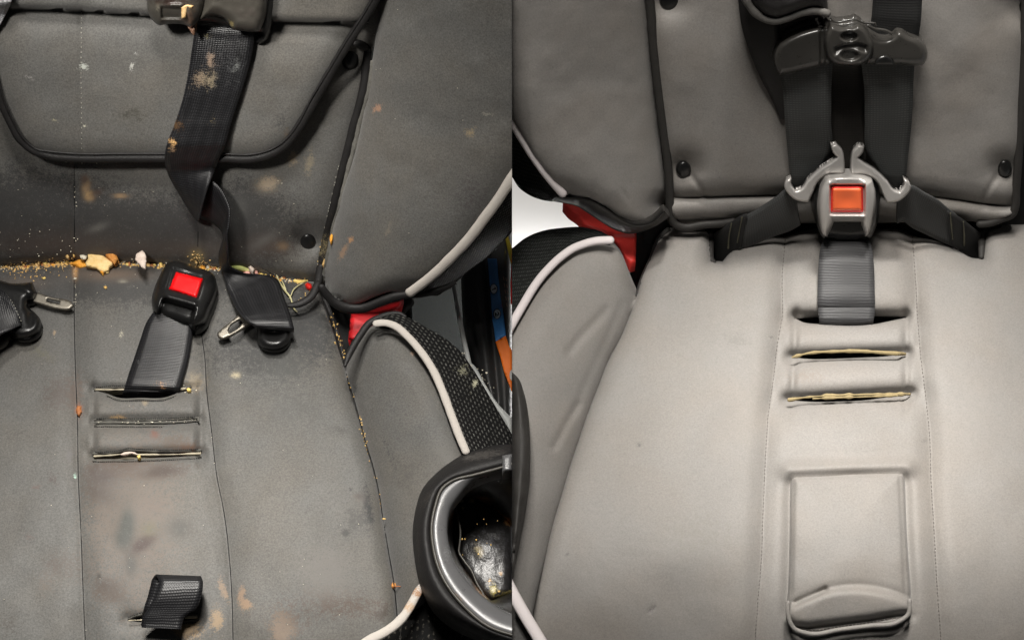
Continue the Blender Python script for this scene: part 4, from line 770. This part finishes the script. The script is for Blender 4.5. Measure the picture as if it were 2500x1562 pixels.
tube('rail', [(1105, 680, 5), (1116, 745, 5.5), (1128, 810, 6), (1146, 890, 6), (1152, 915, 5)], 6, m_trim, tr, pl=LC, h=-.055)
panel('rail_panel', [(1140, 880), (1148, 884), (1186, 940), (1215, 985), (1235, 1006), (1275, 1050), (1275, 1110), (1250, 1066), (1190, 965)], lambda p, d: -.045 + puff(d, .003, 8), LC, m_trim, tr, step=5, sk=.02)
mt = panel('ribbed_mat', [(1120, 1530), (1180, 1505), (1290, 1520), (1290, 1620), (1160, 1620)], lambda p, d: -.075 + .0022 * np.sin((p[:, 0] * .52 + p[:, 1] * .85) * 2 * math.pi / 7.5), LC, m_rib, None, step=2.6, sk=.01); tag(mt, 'grey ribbed mat corner showing under the cup holder of the soiled seat', 'mat')

# ================================================================== RIGHT: the cleaned seat
seatR = thing('child_car_seat', 'cleaned pale grey child car seat with spotless smooth fabric and red shell corner', 'car seat', P([(1900, 900)], -.2, RC)[0], 'child car seats side by side')
_a, _b = CAM + rays([(2070, 350)])[0] * 1.418, CAM + rays([(2070, 570)])[0] * 1.462
_n = np.cross(np.array((1., 0, 0)), _b - _a); RM = Plane(_n if _n @ F < 0 else -_n, _a)
BINR = [(1575, -60), (1586, 0), (1595, 106), (1603, 185), (1613, 265), (1623, 344), (1630, 400), (1634, 459), (1635, 494)]
BINR2 = [(2505, -40), (2500, 120), (2495, 230), (2487, 370), (2481, 459), (2478, 507)]
CRS = [(1635, 491), (1700, 487), (1780, 484), (1875, 481), (1980, 480), (2150, 480), (2291, 486), (2400, 502), (2478, 511)]
qx, qy = np.array(CRS).T
def h_bR(p, d):
    t = np.interp(p[:, 0], qx, qy) - p[:, 1]
    h = .016 + puff(t, .014, 60) - .006 * np.exp(-t / 10) - .010 * np.exp(-ld(p, BINR) / 22) - .010 * np.exp(-ld(p, BINR2) / 18)
    for x, y, r in ((1634, 3, 44), (1669, 412, 40), (2453, 412, 40), (2499, 18, 44)): h -= .011 * G(p, x, y, r, r * .95)
    h -= .0022 * np.exp(-(ld(p, [(1684, 425), (1702, 448), (1722, 478)]) / 7) ** 2) + .002 * np.exp(-(ld(p, [(2438, 424), (2420, 452), (2400, 486)]) / 7) ** 2)
    h += .005 * G(p, 2330, 120, 90, 160) + .003 * G(p, 1720, 140, 70, 120)
    return h + .0007 * vnoise(p, 70, 41) + .0012 * vnoise(p, 160, 42)
panel('backrest', [*BINR, *CRS[1:-1], *BINR2[::-1], (2600, -60)], h_bR, RB, m_fabR, seatR, 'R', reg=True, sk=.02, sharp=60)
def h_hem(p, d):
    t = p[:, 1] - np.interp(p[:, 0], qx, qy); w_ = np.where(p[:, 0] < 2000, 56., 44.)
    return -.006 + .017 * np.sqrt(np.maximum(0, 1 - ((t - w_ * .42) / (w_ * .62)) ** 2)) + .0005 * vnoise(p, 40, 43)
panel('backrest_hem', [(1640, 488), *CRS[1:-1], (2474, 510), (2470, 522), (2440, 534), (2405, 542), (2363, 540), (2250, 542), (2000, 545), (1880, 542), (1790, 538), (1720, 541), (1660, 541), (1647, 530)], h_hem, RB, m_fabR, seatR, 'R', reg=True, sk=.02)
WS = [(1565, -60), (1576, 0), (1587, 132), (1602, 265), (1618, 400), (1624, 459), (1621, 499), (1608, 526), (1581, 544), (1557, 547), (1518, 533), (1478, 504), (1438, 483), (1390, 476)]
WP = [(1190, 190), (1220, 244), (1250, 297), (1275, 338), (1301, 380), (1324, 412), (1346, 440), (1375, 474)]
def h_wR(p, d):
    ds = ld(p, WS[:7]); k = np.interp(p[:, 1], [200, 540], [150, 55])
    h = .006 + .046 * (1 - np.exp(-ds / k)) + .016 * step_(ds, 60, 380) - .006 * np.exp(-ds / 10)
    h += puff(ld(p, WP), .020, 110) + puff(ld(p, WS[6:]), .014, 55)
    h -= .0008 * np.exp(-(ld(p, [(1516, 462), (1535, 488)]) / 5) ** 2)
    return h + .0012 * vnoise(p, 110, 44) + .0005 * vnoise(p, 40, 45)
panel('side_wing', [*WS, *WP[::-1], (1190, -60)], h_wR, RB, m_fabR, seatR, 'R', reg=True, sharp=65)
tube('wing_piping', WP, 10.5, m_pipeR, seatR, 'R', pl=RB, h=.046, flat=.6)
strip('wing_mesh', [(a - 5, b + 5) for a, b in WP], [(1150, 330), (1195, 385), (1250, 432), (1266, 457), (1288, 474), (1319, 487), (1359, 492), (1376, 490)], .040, [.0, .0, .02], RB, m_netR, seatR, 'R', na=10, prof=lambda a: a ** 1.5)
strip('wing_binding', [(1372, 478), (1400, 483), (1438, 488), (1478, 510), (1518, 538), (1557, 551), (1590, 546), (1622, 520)], [(1340, 492), (1375, 496), (1409, 503), (1436, 521), (1465, 540), (1505, 563), (1531, 571), (1557, 566), (1597, 553), (1630, 531)], .040, .022, RB, m_bindR, seatR, 'R', na=8, crown=.006) if False else strip('wing_binding', [(1360, 478), (1400, 482), (1438, 487), (1478, 508), (1518, 536), (1557, 550), (1585, 546), (1622, 515)], [(1345, 491), (1376, 496), (1409, 504), (1436, 521), (1465, 540), (1505, 563), (1535, 571), (1565, 566), (1600, 553), (1636, 530)], .040, .022, RB, m_bindR, seatR, 'R', na=8, crown=.006)

# cushion
R1 = [(1940, 776), (1999, 770), (2135, 769), (2210, 770), (2214, 775), (2180, 782), (2135, 791), (1999, 791), (1960, 786)]
R2 = [(1932, 872), (1970, 862), (2040, 857), (2098, 856), (2160, 860), (2213, 863), (2160, 870), (2098, 873), (2019, 876), (1975, 876)]
R3 = [(1924, 976), (1975, 967), (2045, 963), (2120, 961), (2224, 961), (2170, 969), (2110, 977), (2045, 980), (1970, 980)]
Q1, Q2, Q3 = [(1942, 776), (2210, 773)], [(1931, 873), (2214, 863)], [(1922, 977), (2225, 961)]
QS1 = [(1917, 560), (1917, 584), (1910, 671), (1909, 780), (1900, 826), (1889, 919), (1876, 1011), (1868, 1140), (1862, 1280), (1859, 1363), (1851, 1461), (1844, 1562), (1842, 1600)]
QS2 = [(2225, 560), (2227, 576), (2236, 697), (2241, 786), (2249, 879), (2259, 958), (2270, 1072), (2273, 1168), (2281, 1307), (2287, 1419), (2295, 1531), (2299, 1600)]
QE = [(1624, 560), (1618, 570), (1587, 634), (1563, 692), (1557, 716), (1536, 774), (1518, 818), (1486, 879), (1460, 945), (1436, 1006), (1412, 1077), (1388, 1150), (1371, 1210), (1352, 1274), (1335, 1341), (1318, 1408), (1301, 1480), (1290, 1540), (1284, 1600)]
QT = [(1629, 556), (1721, 560), (1733, 568), (1736, 600), (1739, 637), (1764, 638), (1785, 615), (1830, 596), (1880, 581), (1917, 574), (1947, 566), (2000, 557), (2140, 558), (2204, 564), (2227, 574), (2283, 588), (2336, 610), (2376, 630), (2399, 631), (2402, 590), (2406, 563), (2442, 551), (2495, 548), (2580, 547)]
FLAP = [(1930, 1160), (2070, 1155), (2209, 1148), (2213, 1280), (2219, 1380), (2224, 1450), (2222, 1500), (2195, 1522), (2120, 1532), (2055, 1539), (1972, 1550), (1936, 1538), (1921, 1495), (1924, 1440), (1928, 1335), (1929, 1240)]
def h_cR(p, d):
    h = puff(ld(p, QT), .016, 55) + puff(ld(p, QE), .010, 50)
    for s in (QS1, QS2): q = ld(p, s); h -= .0012 * np.exp(-(q / 7) ** 2) + .0042 * np.exp(-(q / 26) ** 2)
    for s in (Q1, Q2, Q3): q = ld(p, s); h -= .0075 * np.exp(-(q / 15) ** 2) + .0065 * np.exp(-(q / 38) ** 2)
    y = p[:, 1]; xl, xr = np.interp(y, [760, 1150], [1944, 1924]), np.interp(y, [760, 1150], [2212, 2214])
    k = step_(y, 740, 775) * (1 - step_(y, 960, 1040))
    h -= k * .0036 * (np.exp(-((p[:, 0] - xl) / 9) ** 2) + np.exp(-((p[:, 0] - xr) / 9) ** 2))
    h -= .0035 * np.exp(-(ld(p, FLAP + FLAP[:1]) / 14) ** 2) * step_(y, 1100, 1160) - .008 * np.exp(-(ld(p, [(1930, 1152), (2212, 1142)]) / 22) ** 2)
    h += .006 * G(p, 2070, 1080, 130, 60) + .006 * G(p, 1640, 1100, 140, 330) + .004 * G(p, 2400, 900, 110, 260)
    h -= .033 * np.clip((y - 1260) / 300, 0, 2) ** 2
    h -= .001 * G(p, 1590, 1488, 10, 4, -40)
    return h + .0008 * vnoise(p, 90, 46) + .0014 * vnoise(p, 190, 47)
panel('seat_cushion', [*QT, (2580, 1600), *QE[::-1]], h_cR, RC, m_fabR, seatR, 'R', reg=True, sk=.05, holes=[R1, R2, R3], sharp=40, st=[(1561, 1087, 6, 5, 0, (.10, .095, .09), .8), (1386, 1354, 6, 5, 0, (.10, .095, .09), .7), (1882, 822, 7, 4, 0, (.10, .095, .09), .7), (2255, 1075, 8, 5, 0, (.11, .10, .095), .6), (1800, 830, 40, 22, 10, (.17, .16, .15), .55), (1590, 1488, 14, 5, -45, (.11, .10, .10), .7), (1970, 920, 60, 20, 0, (.20, .17, .145), .5), (1700, 1300, 120, 90, 0, (.19, .178, .160), .4), (2380, 1000, 90, 160, 0, (.235, .22, .205), .4), (1650, 800, 130, 60, -20, (.19, .178, .166), .4)])
for e, rr in (([(1934, 872), (1970, 863), (2040, 858), (2098, 857), (2160, 861), (2211, 864)], 3.8), ([(1926, 976), (1975, 969), (2045, 965), (2120, 963), (2222, 962)], 3.8), ([(1985, 973), (2060, 970), (2130, 968), (2190, 965)], 3.0)):
    tube('slot_foam', e, rr, m_foamR, seatR, 'R', lift=-.0012, flat=.6, ns=7, sp=3, wob=.6)
panel('slot_shade', [(1900, 720), (2250, 740), (2250, 1010), (1900, 1010)], -.034, RC, m_hole, seatR, 'R', step=20, sk=.002)  # near-black sheet paints the shade inside the slots
for s in (QS1[1:], QS2[1:]): stitches('stitching', s, m_thrR, seatR, 'R', pitch=9, ln=5, r=1.25, lift=.0002)

# side bolster
RP = [(1225, 838), (1252, 788), (1275, 748), (1300, 706), (1319, 679), (1340, 655), (1359, 636), (1380, 619), (1400, 606), (1422, 597), (1455, 588), (1492, 586)]
def h_bo(p, d):
    ds = ld(p, QE[4:]); h = -.006 + .042 * (1 - np.exp(-ds / 100)) - .004 * np.exp(-ds / 9)
    h += puff(ld(p, RP), .016, 90) + puff(ld(p, [(1497, 589), (1515, 613), (1531, 650), (1544, 684), (1556, 713)]), .010, 35)
    h -= .0016 * np.exp(-(ld(p, [(1480, 757), (1440, 800), (1412, 829), (1390, 860)]) / 12) ** 2) + .0018 * np.exp(-(ld(p, [(1412, 988), (1385, 1030), (1354, 1091)]) / 10) ** 2) + .001 * np.exp(-(ld(p, [(1520, 740), (1480, 830), (1440, 915), (1400, 1010)]) / 10) ** 2)
    return h + .001 * vnoise(p, 90, 48)
panel('side_bolster', [(1497, 589), (1515, 613), (1531, 650), (1544, 684), (1556, 713), *QE[5:], (1190, 1600), (1190, 880), *RP[:-1]], h_bo, RC, m_fabR, seatR, 'R', reg=True, sk=.06)
tube('bolster_piping', RP, 10.5, m_pipeR, seatR, 'R', pl=RC, h=.030, flat=.75)
strip('bolster_mesh', [(a - 4, b - 5) for a, b in RP[:-1]] + [(1490, 580)], [(1160, 690), (1200, 640), (1250, 606), (1282, 581), (1319, 565), (1372, 556), (1430, 555), (1465, 564), (1492, 577)], .026, [-.01, -.01, .02], RC, m_netR, seatR, 'R', na=12, prof=lambda a: a ** 1.6)
tube('lower_piping', [(1200, 1350), (1226, 1398), (1251, 1447), (1290, 1516), (1318, 1562), (1345, 1610)], 13, m_pipeR, seatR, 'R', pl=RC, h=.046, flat=.7)
panel('lower_mesh', [(1190, 1370), (1226, 1405), (1251, 1455), (1290, 1522), (1330, 1610), (1190, 1610)], .030, RC, m_bindR, seatR, 'R', step=9, sk=.05)
panel('cup_holder_cover', [(1190, 880), (1250, 908), (1266, 924), (1280, 961), (1290, 1014), (1294, 1064), (1293, 1150), (1282, 1224), (1271, 1280), (1260, 1335), (1249, 1385), (1190, 1430)], lambda p, d: .052 + puff(d, .012, 26) + .002 * vnoise(p, 30, 49), RC, m_bindR, seatR, 'R', step=5, sk=.06)
panel('shell_plate', [(1374, 494), (1390, 488), (1430, 505), (1468, 534), (1499, 552), (1554, 566), (1552, 639), (1539, 643), (1526, 629), (1510, 597), (1491, 578), (1452, 562), (1430, 552), (1412, 528), (1388, 510)], lambda p, d: -.006 + puff(d, .002, 5) - .006 * (1 - step_(p[:, 1], 568, 582)), RC, m_redSR, seatR, 'R', step=5, sk=.014, sharp=40)
panel('gap_shade_panel', [(1545, 560), (1640, 540), (2520, 480), (2520, 640), (2300, 690), (1700, 690), (1562, 730), (1520, 660)], -.050, RC, m_hole, seatR, 'R', step=20, sk=.01)  # near-black backing paints the shade of the open crease and gap
panel('slit_backing', [(1570, -60), (2600, -60), (2600, 660), (1560, 700), (1575, 500)], -.040, RB, m_hole, seatR, 'R', step=20, sk=.01)  # added near-black backing; keeps the white sheet from showing through slits
tube('cushion_binding', [(1555, 722, 4), (1565, 694, 7), (1590, 636, 8), (1618, 575, 9), (1632, 560, 7)], 8, m_bindR, seatR, 'R', pl=RC, h=-.010, flat=.8)
tube('cushion_binding', [(1724, 562, 6), (1735, 572, 9), (1733, 600, 10), (1737, 636, 9), (1744, 641, 6)], 8, m_bindR, seatR, 'R', pl=RC, h=-.012, flat=.8)
tube('cushion_binding', [(2442, 549, 7), (2410, 556, 9), (2399, 568, 9), (2397, 600, 9), (2396, 628, 7)], 8, m_bindR, seatR, 'R', pl=RC, h=-.010, flat=.8)
tube('back_binding', BINR + [(1637, 528), (1645, 545), (1669, 555), (1716, 549), (1770, 545), (1792, 541)], 10.5, m_bindR, seatR, 'R', pl=RB, h=.008, flat=.8, wob=.04)
tube('back_binding', BINR2 + [(2474, 520), (2445, 534), (2412, 545), (2390, 547)], 10, m_bindR, seatR, 'R', pl=RB, h=.008, flat=.8, wob=.04)
snap(1634, -1, 25, seatR, 'R', m_plas, ry=27); snap(1669, 413, 19, seatR, 'R', m_plas, ry=21, lift=.002); snap(2453, 411, 18, seatR, 'R', m_plas, ry=22, lift=.002); snap(2500, 15, 21, seatR, 'R', m_plas, ry=25)

# pocket flap
def h_fl(p, d):
    h = .004 + puff(d, .006, 18) + .005 * (1 - np.exp(-d / 45))
    fy = 1429 + ((p[:, 0] - 2090) / 148) ** 2 * 40; t = p[:, 1] - fy
    h += .006 * step_(t, -16, 26) - .0025 * np.exp(-(t / 9) ** 2)
    ly = np.interp(p[:, 0], [1935, 1972, 2055, 2120, 2200], [1528, 1533, 1522, 1514, 1500]); q = p[:, 1] - ly
    h -= .005 * np.exp(-(q / 7) ** 2) + .003 * step_(q, -24, 10)
    h -= .0012 * np.exp(-((p[:, 0] - np.interp(p[:, 1], [1150, 1450], [2196, 2210])) / 4) ** 2) * step_(p[:, 1], 1150, 1165) * (1 - step_(p[:, 1], 1440, 1470))
    h -= .0010 * np.exp(-((p[:, 0] - np.interp(p[:, 1], [1160, 1450], [1938, 1932])) / 4) ** 2) * (1 - step_(p[:, 1], 1440, 1470))
    h -= .003 * np.exp(-(ld(p, [(1944, 1472), (1990, 1452), (2015, 1438)]) / 6) ** 2)
    return h - .033 * np.clip((p[:, 1] - 1260) / 300, 0, 2) ** 2 + .0008 * vnoise(p, 60, 51)
panel('pocket_flap', FLAP, h_fl, RC, m_fabR, seatR, 'R', step=4, sk=.010, reg=True)
BVH.pop('R', None)
tube('flap_lip', [(1924, 1470), (1924, 1500), (1938, 1533), (1972, 1546), (2055, 1536), (2120, 1528), (2192, 1518), (2217, 1500), (2221, 1465)], 5, m_fabR, seatR, 'R', pl=RC, h=lambda p: .0095 - .033 * np.clip((p[:, 1] - 1260) / 300, 0, 2) ** 2, sp=5)
stitches('stitching', [(1950, 1535), (1972, 1538), (2055, 1528), (2120, 1519), (2190, 1507)], m_thrR, seatR, 'R', pitch=9, ln=6, r=1.5, lift=.001)

# ------------------------------------------------------------------ right: harness
ZT = 10
sp = thing('shoulder_pad', 'black padded shoulder cover with a grey rolled edge above the clean chest clip', 'shoulder pad', P([(1900, 10)], .04, RB)[0])
panel('pad_body', [(1806, -80), (1822, 0), (1843, 27), (1868, 46), (1890, 51), (1926, 44), (1966, 29), (2000, 26), (2022, 36), (2016, -80)], lambda p, d: .066 + puff(d, .022, 34) + .001 * vnoise(p, 30, 52), RB, m_bindL, sp, 'R', step=4, sk=.03)
tube('pad_edge', [(1806, -60), (1820, -5), (1840, 26), (1866, 45), (1888, 50), (1926, 42), (1962, 28), (1995, 26), (2020, 33)], 9.5, m_rollR, sp, 'R', pl=RB, h=.058, wob=.12)
ribbon('pad_shadow_band', [(1798, -60, 1900, -60, 14, 30), (1803, 0, 1900, 0, 14, 30), (1812, 66, 1905, 70, 14, 28), (1831, 127, 1915, 130, 12, 24), (1856, 187, 1925, 190, 8, 18), (1884, 240, 1930, 240, 5, 12), (1905, 290, 1934, 285, 3, 6)], m_bindL, sp, 'R', na=6)  # black band: pad edge plus the shadow beside it, painted as colour
hl = thing('harness_strap', 'left grey strap of the cleaned seat running from chest clip to the silver hook', 'harness strap', P([(1970, 300)], .03, RB)[0], 'harness straps of the cleaned seat')
ribbon('strap_webbing', [(1893, 120, 2036, 110, 34, 34), (1902, 165, 2032, 160, 30, 30), (1910, 209, 2030, 205, 27, 27), (1916, 291, 2029, 292, 22, 22), (1924, 380, 2026, 372, 12, 12), (1929, 430, 1995, 428, 9, 9), (1935, 462, 1972, 452, 7, 7), (1946, 476, 1958, 474, 4, 4)], m_webR, hl, 'R', crown=1.5)
ribbon('lap_webbing', [(1945, 474, 1955, 548, 27, 22), (1920, 462, 1948, 552, 25, 19), (1895, 480, 1930, 562, 23, 15), (1866, 500, 1885, 578, 20, 10), (1838, 517, 1846, 594, 18, 8), (1818, 526, 1812, 608, 16, 6), (1800, 534, 1795, 616, 13, 4)], m_webR2, hl, 'R', crown=2, na=8, pl=RB)
ribbon('strap_end', [(1824, 521, 1810, 606, 20, 9), (1806, 528, 1800, 612, 19, 7), (1787, 541, 1782, 626, 15, 3), (1764, 556, 1764, 644, 9, -4), (1744, 570, 1748, 658, 0, -12)], m_webRd, hl, 'R', na=8, pl=RB)
hr = thing('harness_strap', 'right grey strap of the cleaned seat running from chest clip to the silver hook', 'harness strap', P([(2170, 300)], .03, RB)[0], 'harness straps of the cleaned seat')
ribbon('strap_webbing', [(2096, 120, 2238, 110, 34, 34), (2104, 165, 2232, 160, 30, 30), (2109, 205, 2230, 195, 27, 27), (2111, 291, 2226, 290, 20, 20), (2114, 365, 2217, 375, 12, 12), (2150, 424, 2211, 428, 9, 9), (2172, 455, 2203, 455, 7, 7), (2184, 474, 2194, 473, 4, 4)], m_webR, hr, 'R', crown=1.5)
ribbon('upper_webbing', [(2136, -60, 2254, -60, 26, 26), (2131, 0, 2251, 0, 26, 26), (2128, 40, 2248, 50, 26, 26), (2124, 72, 2243, 85, 24, 24), (2124, 110, 2240, 110, 22, 22)], m_webRd, hr, 'R', crown=1)
ribbon('lap_webbing', [(2195, 470, 2190, 545, 27, 22), (2222, 452, 2204, 540, 25, 19), (2258, 470, 2228, 556, 23, 15), (2294, 491, 2262, 572, 20, 10), (2318, 512, 2300, 590, 17, 7), (2335, 524, 2328, 602, 14, 5)], m_webR2, hr, 'R', crown=2, na=8, pl=RB)
ribbon('strap_end', [(2313, 514, 2322, 598, 20, 9), (2335, 526, 2340, 610, 19, 7), (2357, 540, 2358, 622, 15, 3), (2376, 555, 2376, 638, 9, -4), (2394, 568, 2392, 650, 0, -12)], m_webRd, hr, 'R', na=8, pl=RB)
inn = ribbon('shaded_inner_strap', [(2020, 120, 2120, 120, 12, 12), (2024, 200, 2116, 200, 12, 12), (2024, 320, 2116, 320, 10, 10), (2030, 420, 2110, 420, 8, 8), (2040, 470, 2100, 470, 4, 4)], m_webB, None, 'R'); tag(inn, 'dark brown strap with shade painted into its colour between the two grey straps of the cleaned seat', 'harness strap')  # strap shadow is put into this band's brown-black colour
for par, pts in ((hl, [(1812, 530), (1806, 560), (1800, 592)]), (hl, [(1786, 545), (1780, 576), (1778, 606)]), (hr, [(2320, 520), (2323, 552), (2326, 584)]), (hr, [(2352, 541), (2354, 572), (2354, 600)])):
    tube('strap_stitching', pts, 1.6, m_thrS, par, 'R', pl=RB, h=lambda p: np.interp(p[:, 1], [515, 600], [.0225, .010]), ns=6, sp=3, wob=.5)
TL = [(2029, 354), (2043, 352), (2056, 366), (2062, 395), (2062, 424), (2019, 427), (1996, 445), (1985, 470), (1974, 494), (1947, 490), (1926, 475), (1915, 457), (1920, 441), (1932, 434), (1932, 450), (1942, 466), (1955, 462), (1972, 441), (2003, 412), (2033, 393), (2044, 384), (2032, 370)]
TRt = [(2071 * 2 - x - 3, y + 2) for x, y in TL]
TRt = [(x if x < 2080 else x - 0, y) for x, y in TRt]
for par, pts in ((hl, TL), (hr, TRt[::-1])):
    panel('hook_tongue', pts, lambda p, d: .004 + puff(d, .0022, 6), RM, m_silver, par, 'R', step=3, sk=.006, closed=True, sharp=55)
br = thing('crotch_buckle', 'silver grey buckle with a square orange-red button on spotless pale fabric', 'buckle', P([(2070, 500)], .01, RM)[0], 'crotch buckles of the two seats')
panel('buckle_body', [(1995, 450), (2004, 436), (2030, 428), (2110, 428), (2136, 438), (2146, 460), (2148, 510), (2138, 556), (2122, 582), (2108, 586), (2030, 586), (2012, 582), (1996, 556), (1986, 510), (1987, 466)], lambda p, d: .004 + puff(d, .012, 22), RM, m_plas, br, 'R', step=4, sk=.018, closed=True)
def h_bf(p, d):
    u, v = p[:, 0] - 2069, p[:, 1] - 487
    h = .018 + puff(d, .010, 26)
    r = (1 - step_(np.abs(u), 40, 46)) * (1 - step_(np.abs(v), 33, 40)); h -= .006 * r
    h -= .0035 * np.exp(-((v + 40) / 9) ** 2) * (1 - step_(np.abs(u), 26, 44))
    return h
panel('buckle_face', [(2019, 436), (2040, 432), (2098, 432), (2112, 434), (2130, 441), (2136, 462), (2138, 491), (2132, 533), (2119, 572), (2113, 578), (2106, 556), (2103, 541), (2036, 541), (2030, 556), (2019, 578), (2012, 574), (2000, 536), (1998, 495), (2008, 454)], h_bf, RM, m_silver, br, 'R', step=2.6, sk=.014, sharp=50)
bt = panel('button_rim', [(2027, 454), (2109, 454), (2110, 520), (2026, 520)], lambda p, d: .0135 + puff(d, .003, 7), RM, m_btnRim, br, 'R', step=3, sk=.006, smooth_poly=False)
panel('release_button', [(2033, 459), (2103, 459), (2104, 514), (2032, 514)], lambda p, d: .0150 + puff(d, .0018, 7) - .001 * G(p, 2068, 488, 20), RM, m_btnR, bt, 'R', step=3, sk=.003, smooth_poly=False)
ribbon('buckle_strap', [(2028, 536, 2108, 536, 30, 30), (2026, 552, 2110, 552, 30, 30), (2018, 572, 2117, 572, 29, 29), (2004, 602, 2128, 606, 25, 25), (1999, 640, 2133, 645, 19, 19), (1997, 700, 2135, 700, 12, 12), (1996, 740, 2136, 742, 9, 9), (1998, 765, 2135, 767, 5, 5), (2000, 784, 2132, 784, -4, -4), (2000, 798, 2132, 798, -14, -14)], m_webR3, br, 'R', crown=2, na=10, smooth_d=15)

# chest clip
cr_ = thing('chest_clip', 'clean dark grey chest clip joining the straps with round centre button', 'chest clip', P([(2072, 108)], .05, RB)[0], 'chest clips of the two seats')
def h_disc(p, d):
    h = .066 + puff(d, .010, 14)
    h -= .005 * (1 - step_(np.hypot((p[:, 0] - 2073) / 23, (p[:, 1] - 88) / 14), .55, 1.05))
    h -= .004 * (1 - step_(np.hypot((p[:, 0] - 2074) / 27, (p[:, 1] - 135) / 15), .55, 1.05))
    m_ = np.interp(p[:, 0], [2034, 2055, 2074, 2095, 2122], [116, 107, 104, 102, 110]); t = p[:, 1] - m_
    return h - .003 * step_(t, -2, 3) * (1 - step_(t, 10, 26)) * (1 - step_(np.abs(p[:, 0] - 2077), 34, 46))
panel('clip_button', [(2028, 58), (2041, 62), (2055, 66), (2077, 65), (2095, 57), (2110, 66), (2126, 89), (2133, 112), (2128, 136), (2114, 153), (2090, 161), (2066, 161), (2036, 156), (2020, 140), (2012, 112), (2016, 82)], h_disc, RB, m_plasR, cr_, 'R', step=2.6, sk=.02, closed=True)
panel('clip_wing', [(1900, 106), (1918, 92), (1939, 81), (1979, 67), (2012, 61), (2030, 64), (2030, 158), (2016, 159), (1990, 166), (1960, 173), (1920, 182), (1903, 183), (1891, 160), (1889, 132)], lambda p, d: .056 + puff(d, .012, 18) - .004 * (1 - step_(np.abs(p[:, 0] - 2008), 4, 9)), RB, m_plasR, cr_, 'R', step=3.5, sk=.018, closed=True)
panel('clip_wing', [(2112, 70), (2130, 80), (2151, 90), (2168, 90), (2180, 82), (2190, 72), (2200, 72), (2217, 82), (2246, 95), (2260, 112), (2263, 143), (2255, 157), (2241, 160), (2190, 159), (2112, 158)], lambda p, d: .056 + puff(d, .012, 18), RB, m_plasR, cr_, 'R', step=3.5, sk=.018, closed=True)
panel('clip_notch', [(2138, 157), (2144, 144), (2160, 138), (2176, 144), (2184, 157)], .0572, RB, m_plas, cr_, 'R', step=5, sk=.01)
tube('clip_prong', [(2026, 42), (2030, 47), (2038, 53), (2049, 54), (2060, 51), (2076, 48), (2090, 48), (2104, 54), (2122, 56), (2136, 56), (2138, 64)], 2.2, m_plasR, cr_, 'R', pl=RB, h=.056, sp=3)
tube('clip_prong', [(2118, 62), (2136, 70), (2160, 74), (2178, 82)], 3.5, m_plasR, cr_, 'R', pl=RB, h=.056, sp=3)
panel('clip_prong', [(2020, 46), (2030, 44), (2040, 54), (2060, 54), (2090, 52), (2108, 60), (2106, 72), (2030, 72)], lambda p, d: .052 + puff(d, .004, 6), RB, m_plasR, cr_, 'R', step=3, sk=.012)
tl = ribbon('adjuster_strap', [(1930, 1538, 2118, 1520, -34, -34), (1930, 1552, 2120, 1540, -40, -40), (1932, 1580, 2122, 1580, -52, -52), (1932, 1620, 2122, 1620, -66, -66)], m_webRd, None, 'R', pl=RC); tag(tl, 'black strap end showing under the pocket flap of the cleaned seat', 'adjuster strap')
